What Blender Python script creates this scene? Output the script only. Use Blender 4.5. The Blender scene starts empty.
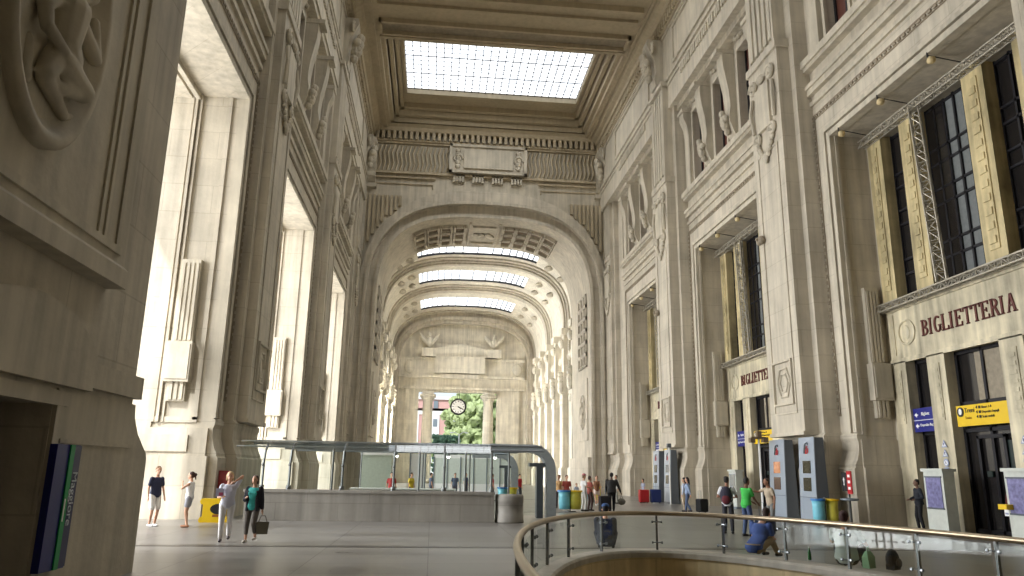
import bpy, bmesh, math, random
from mathutils import Vector, Matrix
random.seed(7)
PI = math.pi
scene = bpy.context.scene
COL = scene.collection

# ------------------------------------------------------------------ helpers
class MB:
    def __init__(s): s.v = []; s.f = []; s.mi = []; s.cur = 0
    def face(s, idx): s.f.append(tuple(idx)); s.mi.append(s.cur)
    def box(s, x0, x1, y0, y1, z0, z1):
        if x0 > x1: x0, x1 = x1, x0
        if y0 > y1: y0, y1 = y1, y0
        if z0 > z1: z0, z1 = z1, z0
        b = len(s.v)
        s.v += [(x0,y0,z0),(x1,y0,z0),(x1,y1,z0),(x0,y1,z0),(x0,y0,z1),(x1,y0,z1),(x1,y1,z1),(x0,y1,z1)]
        for q in ((0,3,2,1),(4,5,6,7),(0,1,5,4),(1,2,6,5),(2,3,7,6),(3,0,4,7)): s.face([b+i for i in q])
        return s
    def rings(s, rings, cap=True, closed=True):
        b = len(s.v); n = len(rings[0])
        for r in rings: s.v += [tuple(p) for p in r]
        for k in range(len(rings)-1):
            for i in range(n if closed else n-1):
                j = (i+1) % n
                s.face((b+k*n+i, b+k*n+j, b+(k+1)*n+j, b+(k+1)*n+i))
        if cap:
            s.face([b+i for i in range(n)][::-1]); s.face([b+(len(rings)-1)*n+i for i in range(n)])
        return s
    def prism(s, poly, fn, a, b):
        """poly: list of (u,v); fn(u,v,w) -> xyz ; from w=a to w=b"""
        return s.rings([[fn(u,v,a) for u,v in poly], [fn(u,v,b) for u,v in poly]])
    def tube(s, pts, r, n=8, cap=True):
        pts = [Vector(p) for p in pts]; R = []
        rr = r if isinstance(r, (list,tuple)) else [r]*len(pts)
        prev = None
        for i,p in enumerate(pts):
            t = (pts[min(i+1,len(pts)-1)] - pts[max(i-1,0)])
            if t.length < 1e-9: t = Vector((0,0,1))
            t.normalize()
            if prev is None:
                u = t.orthogonal().normalized()
            else:
                u = (prev - t*prev.dot(t))
                u = u.normalized() if u.length > 1e-6 else t.orthogonal().normalized()
            prev = u; w = t.cross(u)
            R.append([p + (u*math.cos(2*PI*k/n) + w*math.sin(2*PI*k/n))*rr[i] for k in range(n)])
        return s.rings(R, cap)
    def lathe(s, prof, cx=0, cy=0, z=0, n=20, ax='z', a0=0):
        R = []
        for r,h in prof:
            ring = []
            for k in range(n):
                a = 2*PI*k/n + a0; c, d = math.cos(a)*r, math.sin(a)*r
                ring.append({'z':(cx+c, cy+d, z+h), 'x':(cx+h, cy+c, z+d), 'y':(cx+c, cy+h, z+d)}[ax])
            R.append(ring)
        return s.rings(R)
    def ell(s, c, r, n=12, m=8):
        R = []
        for k in range(m+1):
            t = PI*(k+0.02)/(m+0.04) ; sr, cz = math.sin(t), -math.cos(t)
            R.append([(c[0]+r[0]*sr*math.cos(2*PI*i/n), c[1]+r[1]*sr*math.sin(2*PI*i/n), c[2]+r[2]*cz) for i in range(n)])
        return s.rings(R)
    def build(s, name, mats, parent=None, smooth=False, **props):
        me = bpy.data.meshes.new(name); me.from_pydata(s.v, [], s.f)
        if not isinstance(mats, (list,tuple)): mats = [mats]
        for m in mats: me.materials.append(m)
        me.polygons.foreach_set('material_index', [min(i, len(mats)-1) for i in s.mi])
        if smooth: me.polygons.foreach_set('use_smooth', [True]*len(me.polygons))
        bm = bmesh.new(); bm.from_mesh(me); bmesh.ops.recalc_face_normals(bm, faces=bm.faces); bm.to_mesh(me); bm.free()
        o = bpy.data.objects.new(name, me); COL.objects.link(o)
        if parent: o.parent = parent
        for k,v in props.items(): o[k] = v
        return o

def root(name, loc=(0,0,0), rz=0, **props):
    o = bpy.data.objects.new(name, None); o.empty_display_size = .2
    o.location = loc; o.rotation_euler = (0,0,rz); COL.objects.link(o)
    for k,v in props.items(): o[k] = v
    return o
def dup(r, loc=None, rz=None, **props):
    def cp(o, par):
        c = o.copy(); COL.objects.link(c); c.parent = par
        for ch in list(o.children): cp(ch, c)
        return c
    n = cp(r, None)
    if loc is not None: n.location = loc
    if rz is not None: n.rotation_euler = (0,0,rz)
    for k,v in props.items(): n[k] = v
    return n
S = dict(kind='structure')

# ------------------------------------------------------------------ materials
def lin(c): return tuple(((x/255)/12.92 if x/255 <= .04045 else ((x/255+.055)/1.055)**2.4) for x in c)
def plain(name, rgb, rough=.6, metal=0, var=.08, scale=6, emit=0, alpha=None):
    m = bpy.data.materials.new(name); m.use_nodes = True; nt = m.node_tree; b = nt.nodes['Principled BSDF']
    b.inputs['Roughness'].default_value = rough; b.inputs['Metallic'].default_value = metal
    c = lin(rgb)
    tc = nt.nodes.new('ShaderNodeTexCoord'); nz = nt.nodes.new('ShaderNodeTexNoise'); nz.inputs['Scale'].default_value = scale
    nz.inputs['Detail'].default_value = 4
    mx = nt.nodes.new('ShaderNodeMix'); mx.data_type = 'RGBA'
    mx.inputs[6].default_value = (*[x*(1-var*2) for x in c],1); mx.inputs[7].default_value = (*[min(1,x*(1+var*2)) for x in c],1)
    nt.links.new(tc.outputs['Object'], nz.inputs['Vector']); nt.links.new(nz.outputs['Fac'], mx.inputs[0])
    nt.links.new(mx.outputs[2], b.inputs['Base Color'])
    if emit:
        b.inputs['Emission Color'].default_value = (*c,1); b.inputs['Emission Strength'].default_value = emit
    return m
def stone(name, rgb, joints=True, rough=.75, var=.16, streak=True, jw=1.9, jh=1.15, bump=.25):
    m = bpy.data.materials.new(name); m.use_nodes = True; nt = m.node_tree; b = nt.nodes['Principled BSDF']; L = nt.links.new; N = nt.nodes.new
    b.inputs['Roughness'].default_value = rough; c = lin(rgb)
    geo = N('ShaderNodeNewGeometry')
    sep = N('ShaderNodeSeparateXYZ'); L(geo.outputs['Position'], sep.inputs[0])
    add = N('ShaderNodeMath'); add.operation = 'ADD'; L(sep.outputs[0], add.inputs[0]); L(sep.outputs[1], add.inputs[1])
    com = N('ShaderNodeCombineXYZ'); L(add.outputs[0], com.inputs[0]); L(sep.outputs[2], com.inputs[1])
    n1 = N('ShaderNodeTexNoise'); n1.inputs['Scale'].default_value = .55; n1.inputs['Detail'].default_value = 7; n1.inputs['Roughness'].default_value = .62
    L(geo.outputs['Position'], n1.inputs['Vector'])
    mp = N('ShaderNodeMapping'); mp.inputs['Scale'].default_value = (3.2,3.2,.22); L(geo.outputs['Position'], mp.inputs[0])
    n2 = N('ShaderNodeTexNoise'); n2.inputs['Scale'].default_value = 1.0; n2.inputs['Detail'].default_value = 5; L(mp.outputs[0], n2.inputs['Vector'])
    mx = N('ShaderNodeMix'); mx.data_type = 'RGBA'
    mx.inputs[6].default_value = (*[x*(1-var*1.9) for x in c],1); mx.inputs[7].default_value = (*[min(1,x*(1+var)) for x in c],1)
    av = N('ShaderNodeMath'); av.operation = 'ADD'; L(n1.outputs['Fac'], av.inputs[0]); L(n2.outputs['Fac'], av.inputs[1])
    rm = N('ShaderNodeMapRange'); rm.inputs[1].default_value = .7; rm.inputs[2].default_value = 1.3; L(av.outputs[0], rm.inputs[0]); L(rm.outputs[0], mx.inputs[0])
    out = mx.outputs[2]
    if joints:
        br = N('ShaderNodeTexBrick'); L(com.outputs[0], br.inputs['Vector'])
        br.inputs['Scale'].default_value = 1; br.inputs['Brick Width'].default_value = jw; br.inputs['Row Height'].default_value = jh
        br.inputs['Mortar Size'].default_value = .018; br.inputs['Mortar Smooth'].default_value = .3
        br.inputs['Color1'].default_value = (1,1,1,1); br.inputs['Color2'].default_value = (.88,.87,.85,1); br.inputs['Mortar'].default_value = (.62,.6,.56,1)
        ml = N('ShaderNodeMix'); ml.data_type = 'RGBA'; ml.blend_type = 'MULTIPLY'; ml.inputs[0].default_value = .5
        L(out, ml.inputs[6]); L(br.outputs['Color'], ml.inputs[7]); out = ml.outputs[2]
    L(out, b.inputs['Base Color'])
    bp = N('ShaderNodeBump'); bp.inputs['Strength'].default_value = bump; bp.inputs['Distance'].default_value = .05
    n3 = N('ShaderNodeTexNoise'); n3.inputs['Scale'].default_value = 5; n3.inputs['Detail'].default_value = 6; L(geo.outputs['Position'], n3.inputs['Vector'])
    L(n3.outputs['Fac'], bp.inputs['Height']); L(bp.outputs[0], b.inputs['Normal'])
    return m
def glass(name, tint=(225,235,232), refl=.9, clear=.92):
    m = bpy.data.materials.new(name); m.use_nodes = True; nt = m.node_tree; nt.nodes.clear(); L = nt.links.new; N = nt.nodes.new
    o = N('ShaderNodeOutputMaterial'); mix = N('ShaderNodeMixShader'); tr = N('ShaderNodeBsdfTransparent'); gl = N('ShaderNodeBsdfGlossy')
    c = lin(tint); tr.inputs[0].default_value = (*c,1); gl.inputs['Roughness'].default_value = .03; gl.inputs[0].default_value = (refl,refl,refl,1)
    fr = N('ShaderNodeFresnel'); fr.inputs[0].default_value = 1.5
    ad = N('ShaderNodeMath'); ad.operation = 'ADD'; ad.inputs[1].default_value = 1-clear; L(fr.outputs[0], ad.inputs[0])
    mu = N('ShaderNodeMath'); mu.operation = 'MULTIPLY'; mu.inputs[1].default_value = .2; L(ad.outputs[0], mu.inputs[0]); L(mu.outputs[0], mix.inputs[0]); L(tr.outputs[0], mix.inputs[1]); L(gl.outputs[0], mix.inputs[2]); L(mix.outputs[0], o.inputs[0])
    return m

STONE   = stone('travertine', (195,186,168))
STONE2  = stone('travertine_plain', (192,183,164), joints=False)
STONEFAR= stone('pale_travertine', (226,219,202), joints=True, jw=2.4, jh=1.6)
DARKST  = stone('darker_travertine', (150,138,118), joints=False)
SHADOWST= stone('shaded_frieze_stone', (178,164,137), joints=False)  # travertine browned to put upper shade and warm light into its colour
YELLOW  = stone('yellow_marble', (196,180,136), joints=False, var=.34, rough=.5)
VEIN    = stone('veined_marble', (204,194,166), joints=False, var=.3, rough=.45)
CEILM   = stone('ceiling_plaster', (182,168,141), joints=False, var=.08)
GREYST  = stone('grey_granite', (150,146,138), joints=True, jw=2.2, jh=.62, rough=.6)
CURBM   = stone('curb_stone', (178,172,160), joints=False, rough=.5)
WELLM   = stone('well_travertine', (222,202,160), joints=True, jw=1.3, jh=3)
def floor_mat():
    m = bpy.data.materials.new('polished_floor'); m.use_nodes = True; nt = m.node_tree; b = nt.nodes['Principled BSDF']; L = nt.links.new; N = nt.nodes.new
    geo = N('ShaderNodeNewGeometry')
    br = N('ShaderNodeTexBrick'); L(geo.outputs['Position'], br.inputs['Vector']); br.offset = 0
    br.inputs['Scale'].default_value = 1; br.inputs['Brick Width'].default_value = 2.4; br.inputs['Row Height'].default_value = 1.6
    br.inputs['Mortar Size'].default_value = .012
    br.inputs['Color1'].default_value = (*lin((134,131,127)),1); br.inputs['Color2'].default_value = (*lin((122,118,113)),1); br.inputs['Mortar'].default_value = (*lin((84,78,72)),1)
    mp = N('ShaderNodeMapping'); mp.inputs['Scale'].default_value = (.25,1.1,1); L(geo.outputs['Position'], mp.inputs[0])
    n1 = N('ShaderNodeTexNoise'); n1.inputs['Scale'].default_value = 1.2; n1.inputs['Detail'].default_value = 8; L(mp.outputs[0], n1.inputs['Vector'])
    mr = N('ShaderNodeMapRange'); mr.inputs[1].default_value = .3; mr.inputs[2].default_value = .7; mr.inputs[3].default_value = .7; mr.inputs[4].default_value = 1.2; L(n1.outputs['Fac'], mr.inputs[0])
    ml = N('ShaderNodeMix'); ml.data_type = 'RGBA'; ml.blend_type = 'MULTIPLY'; ml.inputs[0].default_value = 1
    L(br.outputs['Color'], ml.inputs[6]); L(mr.outputs[0], ml.inputs[7]); L(ml.outputs[2], b.inputs['Base Color'])
    r2 = N('ShaderNodeMapRange'); r2.inputs[3].default_value = .22; r2.inputs[4].default_value = .42; L(n1.outputs['Fac'], r2.inputs[0]); L(r2.outputs[0], b.inputs['Roughness'])
    b.inputs['Specular IOR Level'].default_value = .4
    return m
FLOORM = floor_mat()
DBAND  = plain('dark_floor_band', (84,80,76), .3)
DARKW  = plain('dark_window_glass', (34,32,32), .15, var=.2)
GREYW  = plain('grey_window_glass', (118,122,122), .12, var=.12)
BEIGEW = plain('beige_reflection_pane', (140,130,112), .3, var=.2)  # pane tone stands in for a beige reflection on the transom glass
REDW   = plain('dark_red_shutter', (88,48,36), .6, var=.2)
IRON   = plain('black_iron', (30,29,34), .5, .3)
STEEL  = plain('brushed_steel', (150,155,160), .3, .8, var=.05)
GREYMET= plain('grey_painted_metal', (122,132,140), .45, .2, var=.05)
TRUSSM = plain('aluminium_truss', (176,170,156), .4, .5)
RAILM  = plain('bronze_handrail', (168,152,128), .3, .7, var=.05)
RAILG  = plain('steel_rail_post', (110,112,112), .35, .7)
NAVY   = plain('sign_blue', (28,34,120), .4, var=.03)
YEL    = plain('sign_yellow', (228,190,20), .4, var=.03)
WHITE  = plain('white_paint', (238,238,236), .5, var=.02)
BLACK  = plain('black_plastic', (22,22,24), .5, var=.1)
RED    = plain('red_plastic', (176,26,34), .45, var=.05)
GREEN  = plain('green_paint', (20,150,80), .45, var=.05)
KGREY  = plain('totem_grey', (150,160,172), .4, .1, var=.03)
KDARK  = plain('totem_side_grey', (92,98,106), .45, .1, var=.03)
SCREEN = plain('totem_screen', (58,56,44), .15, var=.3, scale=9)
SCREENO= plain('orange_notice_screen', (196,132,92), .2, var=.3, scale=7)
POSTERM= plain('poster_colours', (120,118,160), .3, var=.45, scale=9)
MAROON = plain('maroon_letters', (96,40,34), .5, var=.05)
GLASS  = glass('clear_glass')
GLASSG = glass('greenish_glass', (240,246,243), clear=.93, refl=.6)
CYANB  = plain('cyan_bin_bag', (120,196,214), .35, var=.1)
YELB   = plain('yellow_bin_bag', (206,196,76), .35, var=.1)
BLUEP  = plain('blue_plastic', (50,120,190), .4)
FOL1 = plain('leaf_green', (166,180,128), .7, var=.35, scale=1.2)
FOL2 = plain('dark_leaf_green', (84,116,92), .7, var=.35, scale=1.2)
BRICKP = plain('pink_brick', (200,158,150), .8, var=.12)
TERRA = plain('roof_grey', (150,160,170), .7)
SKYGL = bpy.data.materials.new('bright_frosted_glass'); SKYGL.use_nodes = True
def skygl():
    nt = SKYGL.node_tree; nt.nodes.clear(); N = nt.nodes.new; L = nt.links.new
    o = N('ShaderNodeOutputMaterial'); e = N('ShaderNodeEmission'); g = N('ShaderNodeNewGeometry')
    n = N('ShaderNodeTexNoise'); n.inputs['Scale'].default_value = .4; L(g.outputs['Position'], n.inputs['Vector'])
    mx = N('ShaderNodeMix'); mx.data_type = 'RGBA'; mx.inputs[6].default_value = (.82,.9,1,1); mx.inputs[7].default_value = (1,1,1,1)
    L(n.outputs['Fac'], mx.inputs[0]); L(mx.outputs[2], e.inputs[0]); e.inputs[1].default_value = 2.2; L(e.outputs[0], o.inputs[0])
skygl()

# ------------------------------------------------------------------ hall dimensions
XL, XR, CX = -8.1, 17.0, 4.45
BAYS = [(18.3,29.0),(35.7,46.4),(53.1,63.8)]
Y0, Y1 = 13.7, 71.0
def W(side):
    """returns fn(d,y,z): d = metres out of the wall plane into the hall"""
    return (lambda d,y,z: (XR-d, y, z)) if side == 'R' else (lambda d,y,z: (XL+d, y, z))
def wbox(mb, side, d0, d1, y0, y1, z0, z1):
    if side == 'R': mb.box(XR-d1, XR-d0, y0, y1, z0, z1)
    else: mb.box(XL+d0, XL+d1, y0, y1, z0, z1)

# ------------------------------------------------------------------ floor
def ellipse(a, b, n=96, z=0, cx=4.88, cy=6.1): return [(cx+a*math.cos(2*PI*i/n), cy+b*math.sin(2*PI*i/n), z) for i in range(n)]
def make_floor():
    bm = bmesh.new()
    outer = [bm.verts.new(p) for p in ((-60,-20,0),(60,-20,0),(60,124,0),(-60,124,0))]
    inner = [bm.verts.new(p) for p in ellipse(4.3,11.55)]
    ed = [bm.edges.new((outer[i], outer[(i+1)%4])) for i in range(4)] + [bm.edges.new((inner[i], inner[(i+1)%96])) for i in range(96)]
    bmesh.ops.triangle_fill(bm, edges=ed, use_beauty=True)
    for f in bm.faces:
        if f.normal.z < 0: f.normal_flip()
    me = bpy.data.meshes.new('floor'); bm.to_mesh(me); bm.free(); me.materials.append(FLOORM)
    o = bpy.data.objects.new('floor', me); COL.objects.link(o); o['kind'] = 'structure'
    for y in (19.4, 36.5, 53.6):
        mb = MB(); mb.box(-6.9, 16.5, y-.2, y+.2, 0, .006); mb.build('floor_band', DBAND, o)
make_floor()

# ------------------------------------------------------------------ long walls
def flutes(mb, side, yc, hw, z0, z1, d, n=5):
    w = 2*hw/n
    wbox(mb, side, 0, d-.12, yc-hw-.1, yc+hw+.1, z0, z1)
    wbox(mb, side, d-.12, d, yc-hw-.1, yc-hw+.06, z0, z1); wbox(mb, side, d-.12, d, yc+hw-.06, yc+hw+.1, z0, z1)
    for i in range(n):
        y = yc-hw+w*(i+.5); wbox(mb, side, d-.13, d+.02, y-w*.30, y+w*.30, z0+.3, z1-.2)
def scroll(mb, fn, y, z, r, d, turns=1.6, w=.09):
    pts = []
    for i in range(22):
        t = i/21*turns*2*PI; rr = r*(1-i/24)
        pts.append(fn(d, y+rr*math.cos(t), z+rr*math.sin(t)))
    mb.tube(pts, w, 6)
def bead_line(mb, side, d, y0, y1, z0, z1, step=.3):
    """frame up, across, down made of small beads between two fillets"""
    fn = W(side)
    for yy in (y0, y1):
        wbox(mb, side, d-.02, d+.05, yy-.13, yy-.09, z0, z1); wbox(mb, side, d-.02, d+.05, yy+.09, yy+.13, z0, z1)
        z = z0
        while z < z1: wbox(mb, side, d-.02, d+.07, yy-.05, yy+.05, z, z+step*.55); z += step
    wbox(mb, side, d-.02, d+.05, y0, y1, z1+.09, z1+.13); wbox(mb, side, d-.02, d+.05, y0, y1, z1-.13, z1-.09)
    y = y0
    while y < y1: wbox(mb, side, d-.02, d+.07, y, y+step*.55, z1-.05, z1+.05); y += step
def rect_frame(mb, side, d, y0, y1, z0, z1, w=.1, h=.06):
    wbox(mb, side, d-.05, d+h, y0, y0+w, z0, z1); wbox(mb, side, d-.05, d+h, y1-w, y1, z0, z1)
    wbox(mb, side, d-.05, d+h, y0+w, y1-w, z0, z0+w); wbox(mb, side, d-.05, d+h, y0+w, y1-w, z1-w, z1)

def bust(mb, side, d, y, z, s=1.0):
    """small carved term figure: head, shoulders, tapering drapery"""
    fn = W(side)
    for (dd, yy, zz, r) in ((.34,0,.62,.17),(.24,0,.34,.24),(.26,-.2,.36,.14),(.26,.2,.36,.14),(.2,0,.05,.22),(.14,0,-.25,.16),(.3,-.12,.1,.1),(.3,.14,.16,.1)):
        c = fn(d+dd*s, y+yy*s, z+zz*s); mb.ell(c, (r*s, r*s, r*s*1.15), 8, 6)

def make_wall(side):
    fn = W(side); PD = 1.35 if side == 'R' else .78; SD = .72 if side == 'R' else .4; FD = .95 if side == 'R' else .6
    T = 3.0 if side == 'R' else 5.6
    name = 'wall_right' if side == 'R' else 'wall_left'
    mb = MB()
    # solid piers, lintels, upper storey
    edges = [Y0-.01] + [v for b in BAYS for v in b] + [Y1+.5]
    for i in range(0, len(edges), 2): wbox(mb, side, -T, 0, edges[i], edges[i+1], 0, 20.8)
    for (a,b) in BAYS: wbox(mb, side, -T, 0, a, b, 16.5, 20.8)
    wbox(mb, side, -T, -.62, Y0, Y1+.5, 20.8, 27.6)
    for (a,b) in BAYS:
        c = (a+b)/2
        ys = [a-(.9)] ; prev = a-3.4
        for k in (-3.9, 0, 3.9):
            wbox(mb, side, -.62, 0, prev, c+k-.95, 20.8, 26.2); prev = c+k+.95
        wbox(mb, side, -.62, 0, prev, b+3.4, 20.8, 26.2)
        wbox(mb, side, -.62, 0, a-3.4, b+3.4, 26.2, 27.6)
    wbox(mb, side, -.62, 0, Y0, BAYS[0][0]-3.4, 20.8, 27.6); wbox(mb, side, -.62, 0, BAYS[2][1]+3.4, Y1+.5, 20.8, 27.6)
    wall = mb.build(name, STONE, None, kind='structure')
    # frieze + cornice
    mb = MB()
    wbox(mb, side, -T, FD, Y0, Y1, 27.6, 35.2)
    wbox(mb, side, 0, FD+.08, Y0, Y1, 29.35, 29.55); wbox(mb, side, 0, FD+.14, Y0, Y1, 29.75, 29.95)
    wbox(mb, side, 0, FD+.1, Y0, Y1, 33.6, 33.8)
    mb.build('frieze', STONE2, wall)
    mb = MB()
    for (a,b) in BAYS:
        for k in range(8):
            y = a+1.0+(b-a-2.0)*(k+.5)/8
            for q in (-.32,0,.32): wbox(mb, side, FD-.02, FD+.12, y+q-.1, y+q+.1, 28.75, 29.35)
        rect_frame(mb, side, FD, a-.3, b+.3, 30.4, 33.3, .16, .12)
    mb.build('guttae_row', STONE2, wall)
    mb = MB()
    y = Y0+.2
    while y < Y1-.3: wbox(mb, side, FD, FD+.38, y, y+.26, 34.0, 34.6); y += .5
    wbox(mb, side, FD, FD+.2, Y0, Y1, 33.85, 34.05)
    poly = [(FD,34.6),(FD+.5,34.6),(FD+.6,34.85),(FD+.95,35.0),(FD+1.1,35.3),(FD,35.3)]
    mb.rings([[fn(d,yy,z) for d,z in poly] for yy in (Y0,Y1)])
    mb.build('dentil_cornice', CEILM, wall)
    # plinth
    mb = MB()
    def plinth(y0, y1, d):
        poly = [(-.3,0),(d+.32,0),(d+.32,2.15),(d+.26,2.22),(d+.26,2.3),(d+.16,2.5),(d+.06,2.85),(d+.05,3.2),(d+.1,3.35),(d+.1,3.5),(d,3.6),(-.3,3.6)]
        mb.rings([[fn(dd,yy,z) for dd,z in poly] for yy in (y0-.02,y1+.02)])
    for i in range(0, len(edges), 2):
        a, b = edges[i], edges[i+1]; plinth(a, b, 0)
    piers = [(29.0+35.7)/2, (46.4+53.1)/2]
    for c in piers: plinth(c-2.1, c+2.1, SD)
    plinth(66.6, Y1, SD*.6)
    if side == 'L': plinth(Y0, 16.6, SD)
    mb.build('plinth', STONE, wall)
    # bay openings: frames, sills, ledges, brackets
    for bi,(a,b) in enumerate(BAYS):
        c = (a+b)/2
        mb = MB()
        bead_line(mb, side, .0, a-1.3, b+1.3, 4.3, 17.95)
        mb.build('bead_moulding', DARKST, wall)
        mb = MB()
        # stepped moulding round the opening
        for (o_, w_, h_) in ((.0,.22,.10),(.32,.16,.16)):
            wbox(mb, side, -.3, h_, a-o_-w_, a-o_+.03, 3.58, 16.5+o_+w_); wbox(mb, side, -.3, h_, b+o_-.03, b+o_+w_, 3.58, 16.5+o_+w_)
            wbox(mb, side, -.3, h_, a-o_, b+o_, 16.5+o_-.03, 16.5+o_+w_+.002)
        for (z0,z1,d) in ((18.55,18.75,.12),(19.05,19.35,.22),(19.35,19.55,.3),(20.25,20.45,.34),(20.45,20.8,.44)):
            wbox(mb, side, 0, d, a-1.6, b+1.6, z0, z1)
        wbox(mb, side, 0, .5, a-1.9, b+1.9, 27.2, 27.6)
        wbox(mb, side, 0, .16, a-1.7, a-1.4, 20.8, 27.3); wbox(mb, side, 0, .16, b+1.4, b+1.7, 20.8, 27.3)
        mb.build('opening_frame', STONE2, wall)
        # pilaster strips + brackets between the small windows
        for k,yy in enumerate((c-5.6, c-1.95, c+1.95, c+5.6)):
            mb = MB()
            if k in (1,2):
                prof = [(0,26.4),(.72,26.4),(.74,26.0),(.7,25.4),(.58,24.7),(.46,24.0),(.4,23.3),(.4,22.9),(.48,22.4),(.46,21.9),(.32,21.5),(.2,21.2),(0,21.0)]
                mb.rings([[fn(d,y2,z) for d,z in prof] for y2 in (yy-.45,yy+.45)])
                wbox(mb, side, 0, 1.1, yy-.5, yy+.5, 26.35, 26.6)
                bust(mb, side, .32, yy, 21.75, 1.25)
            else:
                prof = [(0,26.4),(.6,26.4),(.6,25.9),(.36,25.3),(.26,24.6),(.26,21.0),(0,21.0)]
                mb.rings([[fn(d,y2,z) for d,z in prof] for y2 in (yy-.42,yy+.42)])
                wbox(mb, side, 0, .7, yy-.5, yy+.5, 26.35, 26.6)
            mb.build('bracket', STONE2, wall)
        mb = MB()
        for k in (-3.9,0,3.9):
            # window surround + keystone swag
            rect_frame(mb, side, 0, c+k-1.12, c+k+1.12, 20.85, 26.35, .2, .1)
            for q in range(5):
                yy = c+k-.9+q*.45; mb.ell(fn(.12, yy, 27.0-.18*math.sin(PI*q/4)), (.14,.2,.16), 8, 5)
        mb.build('window_surround', STONE2, wall)
    # piers: two slabs, sunk panel, cartouche, flutes, console
    for ci,c in enumerate(piers + [69.2] + ([15.3] if side == 'L' else [])):
        half = ci >= 2
        mb = MB(); pd = PD if not half else SD; hw = 1.6 if not half else 1.35
        wbox(mb, side, 0, SD if not half else SD*.6, c-hw-.42, c+hw+.42, 3.55, 27.6)
        wbox(mb, side, 0, pd, c-hw, c+hw, 3.55, 22.0)
        rect_frame(mb, side, pd, c-hw*.68, c+hw*.68, 4.5, 17.2, .09, .05)
        wbox(mb, side, pd-.05, pd+.09, c-hw-.04, c+hw+.04, 3.55, 3.7)
        wbox(mb, side, SD*.5, pd+.1, c-hw-.08, c+hw+.08, 21.9, 22.3)
        pil = mb.build('pilaster', STONE, wall)
        mb = MB(); rect_frame(mb, side, pd, c-.95, c+.95, 4.9, 6.9, .09, .12)
        hexa = [fn(pd+.02, c+.62*math.cos(t*PI/3), 5.9+.72*math.sin(t*PI/3)) for t in range(7)]
        mb.tube(hexa, .06, 6); hexa = [fn(pd+.02, c+.38*math.cos(t*PI/3), 5.9+.45*math.sin(t*PI/3)) for t in range(7)]; mb.tube(hexa, .05, 6)
        mb.build('hexagon_panel', STONE2, pil)
        mb = MB()
        wbox(mb, side, pd, pd+.16, c-.75, c+.75, 18.3, 20.6)
        for sg in (-1,1):
            scroll(mb, fn, c+sg*.95, 20.9, .42, pd+.12, w=.1); scroll(mb, fn, c+sg*.8, 18.0, .36, pd+.1, w=.09)
            mb.tube([fn(pd+.1, c+sg*1.1, 20.4), fn(pd+.18, c+sg*1.25, 19.6), fn(pd+.1, c+sg*1.1, 18.5)], .1, 6)
            for q in range(4): mb.ell(fn(pd+.1, c+sg*(.75-.16*q), 17.6-.22*q), (.12,.17,.15), 8, 5)
        mb.ell(fn(pd+.12, c, 16.8), (.12,.2,.3), 8, 6); mb.ell(fn(pd+.14, c, 21.0), (.16,.4,.22), 8, 6)
        mb.build('cartouche', STONE2, pil)
        if side == 'R' and not half:
            mb = MB()
            for q in range(5): mb.ell(fn(pd+.16, c+.9+.09*q, 12.9+.1*(q%2)), (.16,.12,.17), 8, 5)
            mb.tube([fn(pd,c+1.1,12.9), fn(pd+.4,c+1.1,13.0)], .07, 6); mb.build('lion_head', DARKST, pil)
        mb = MB(); flutes(mb, side, c, hw*.82, 22.3, 29.4, pd); mb.build('fluted_shaft', STONE2, pil)
        mb = MB()
        wbox(mb, side, 0, pd+.15, c-hw, c+hw, 29.4, 29.7)
        prof = [(0,33.7),(pd+.75,33.7),(pd+.8,33.2),(pd+.6,32.7),(pd+.25,31.9),(pd+.15,31.0),(pd+.3,30.4),(pd+.2,29.9),(0,29.7)]
        mb.rings([[fn(d,y2,z) for d,z in prof] for y2 in (c-.6,c+.6)])
        for sg in (-1,1): scroll(mb, fn, c+sg*.62, 32.9, .5, pd+.45, w=.12)
        bust(mb, side, pd+.3, c, 31.2, 1.9)
        mb.build('console_figure', STONE2, pil)
    return wall
wall_right = make_wall('R'); wall_left = make_wall('L')

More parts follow.
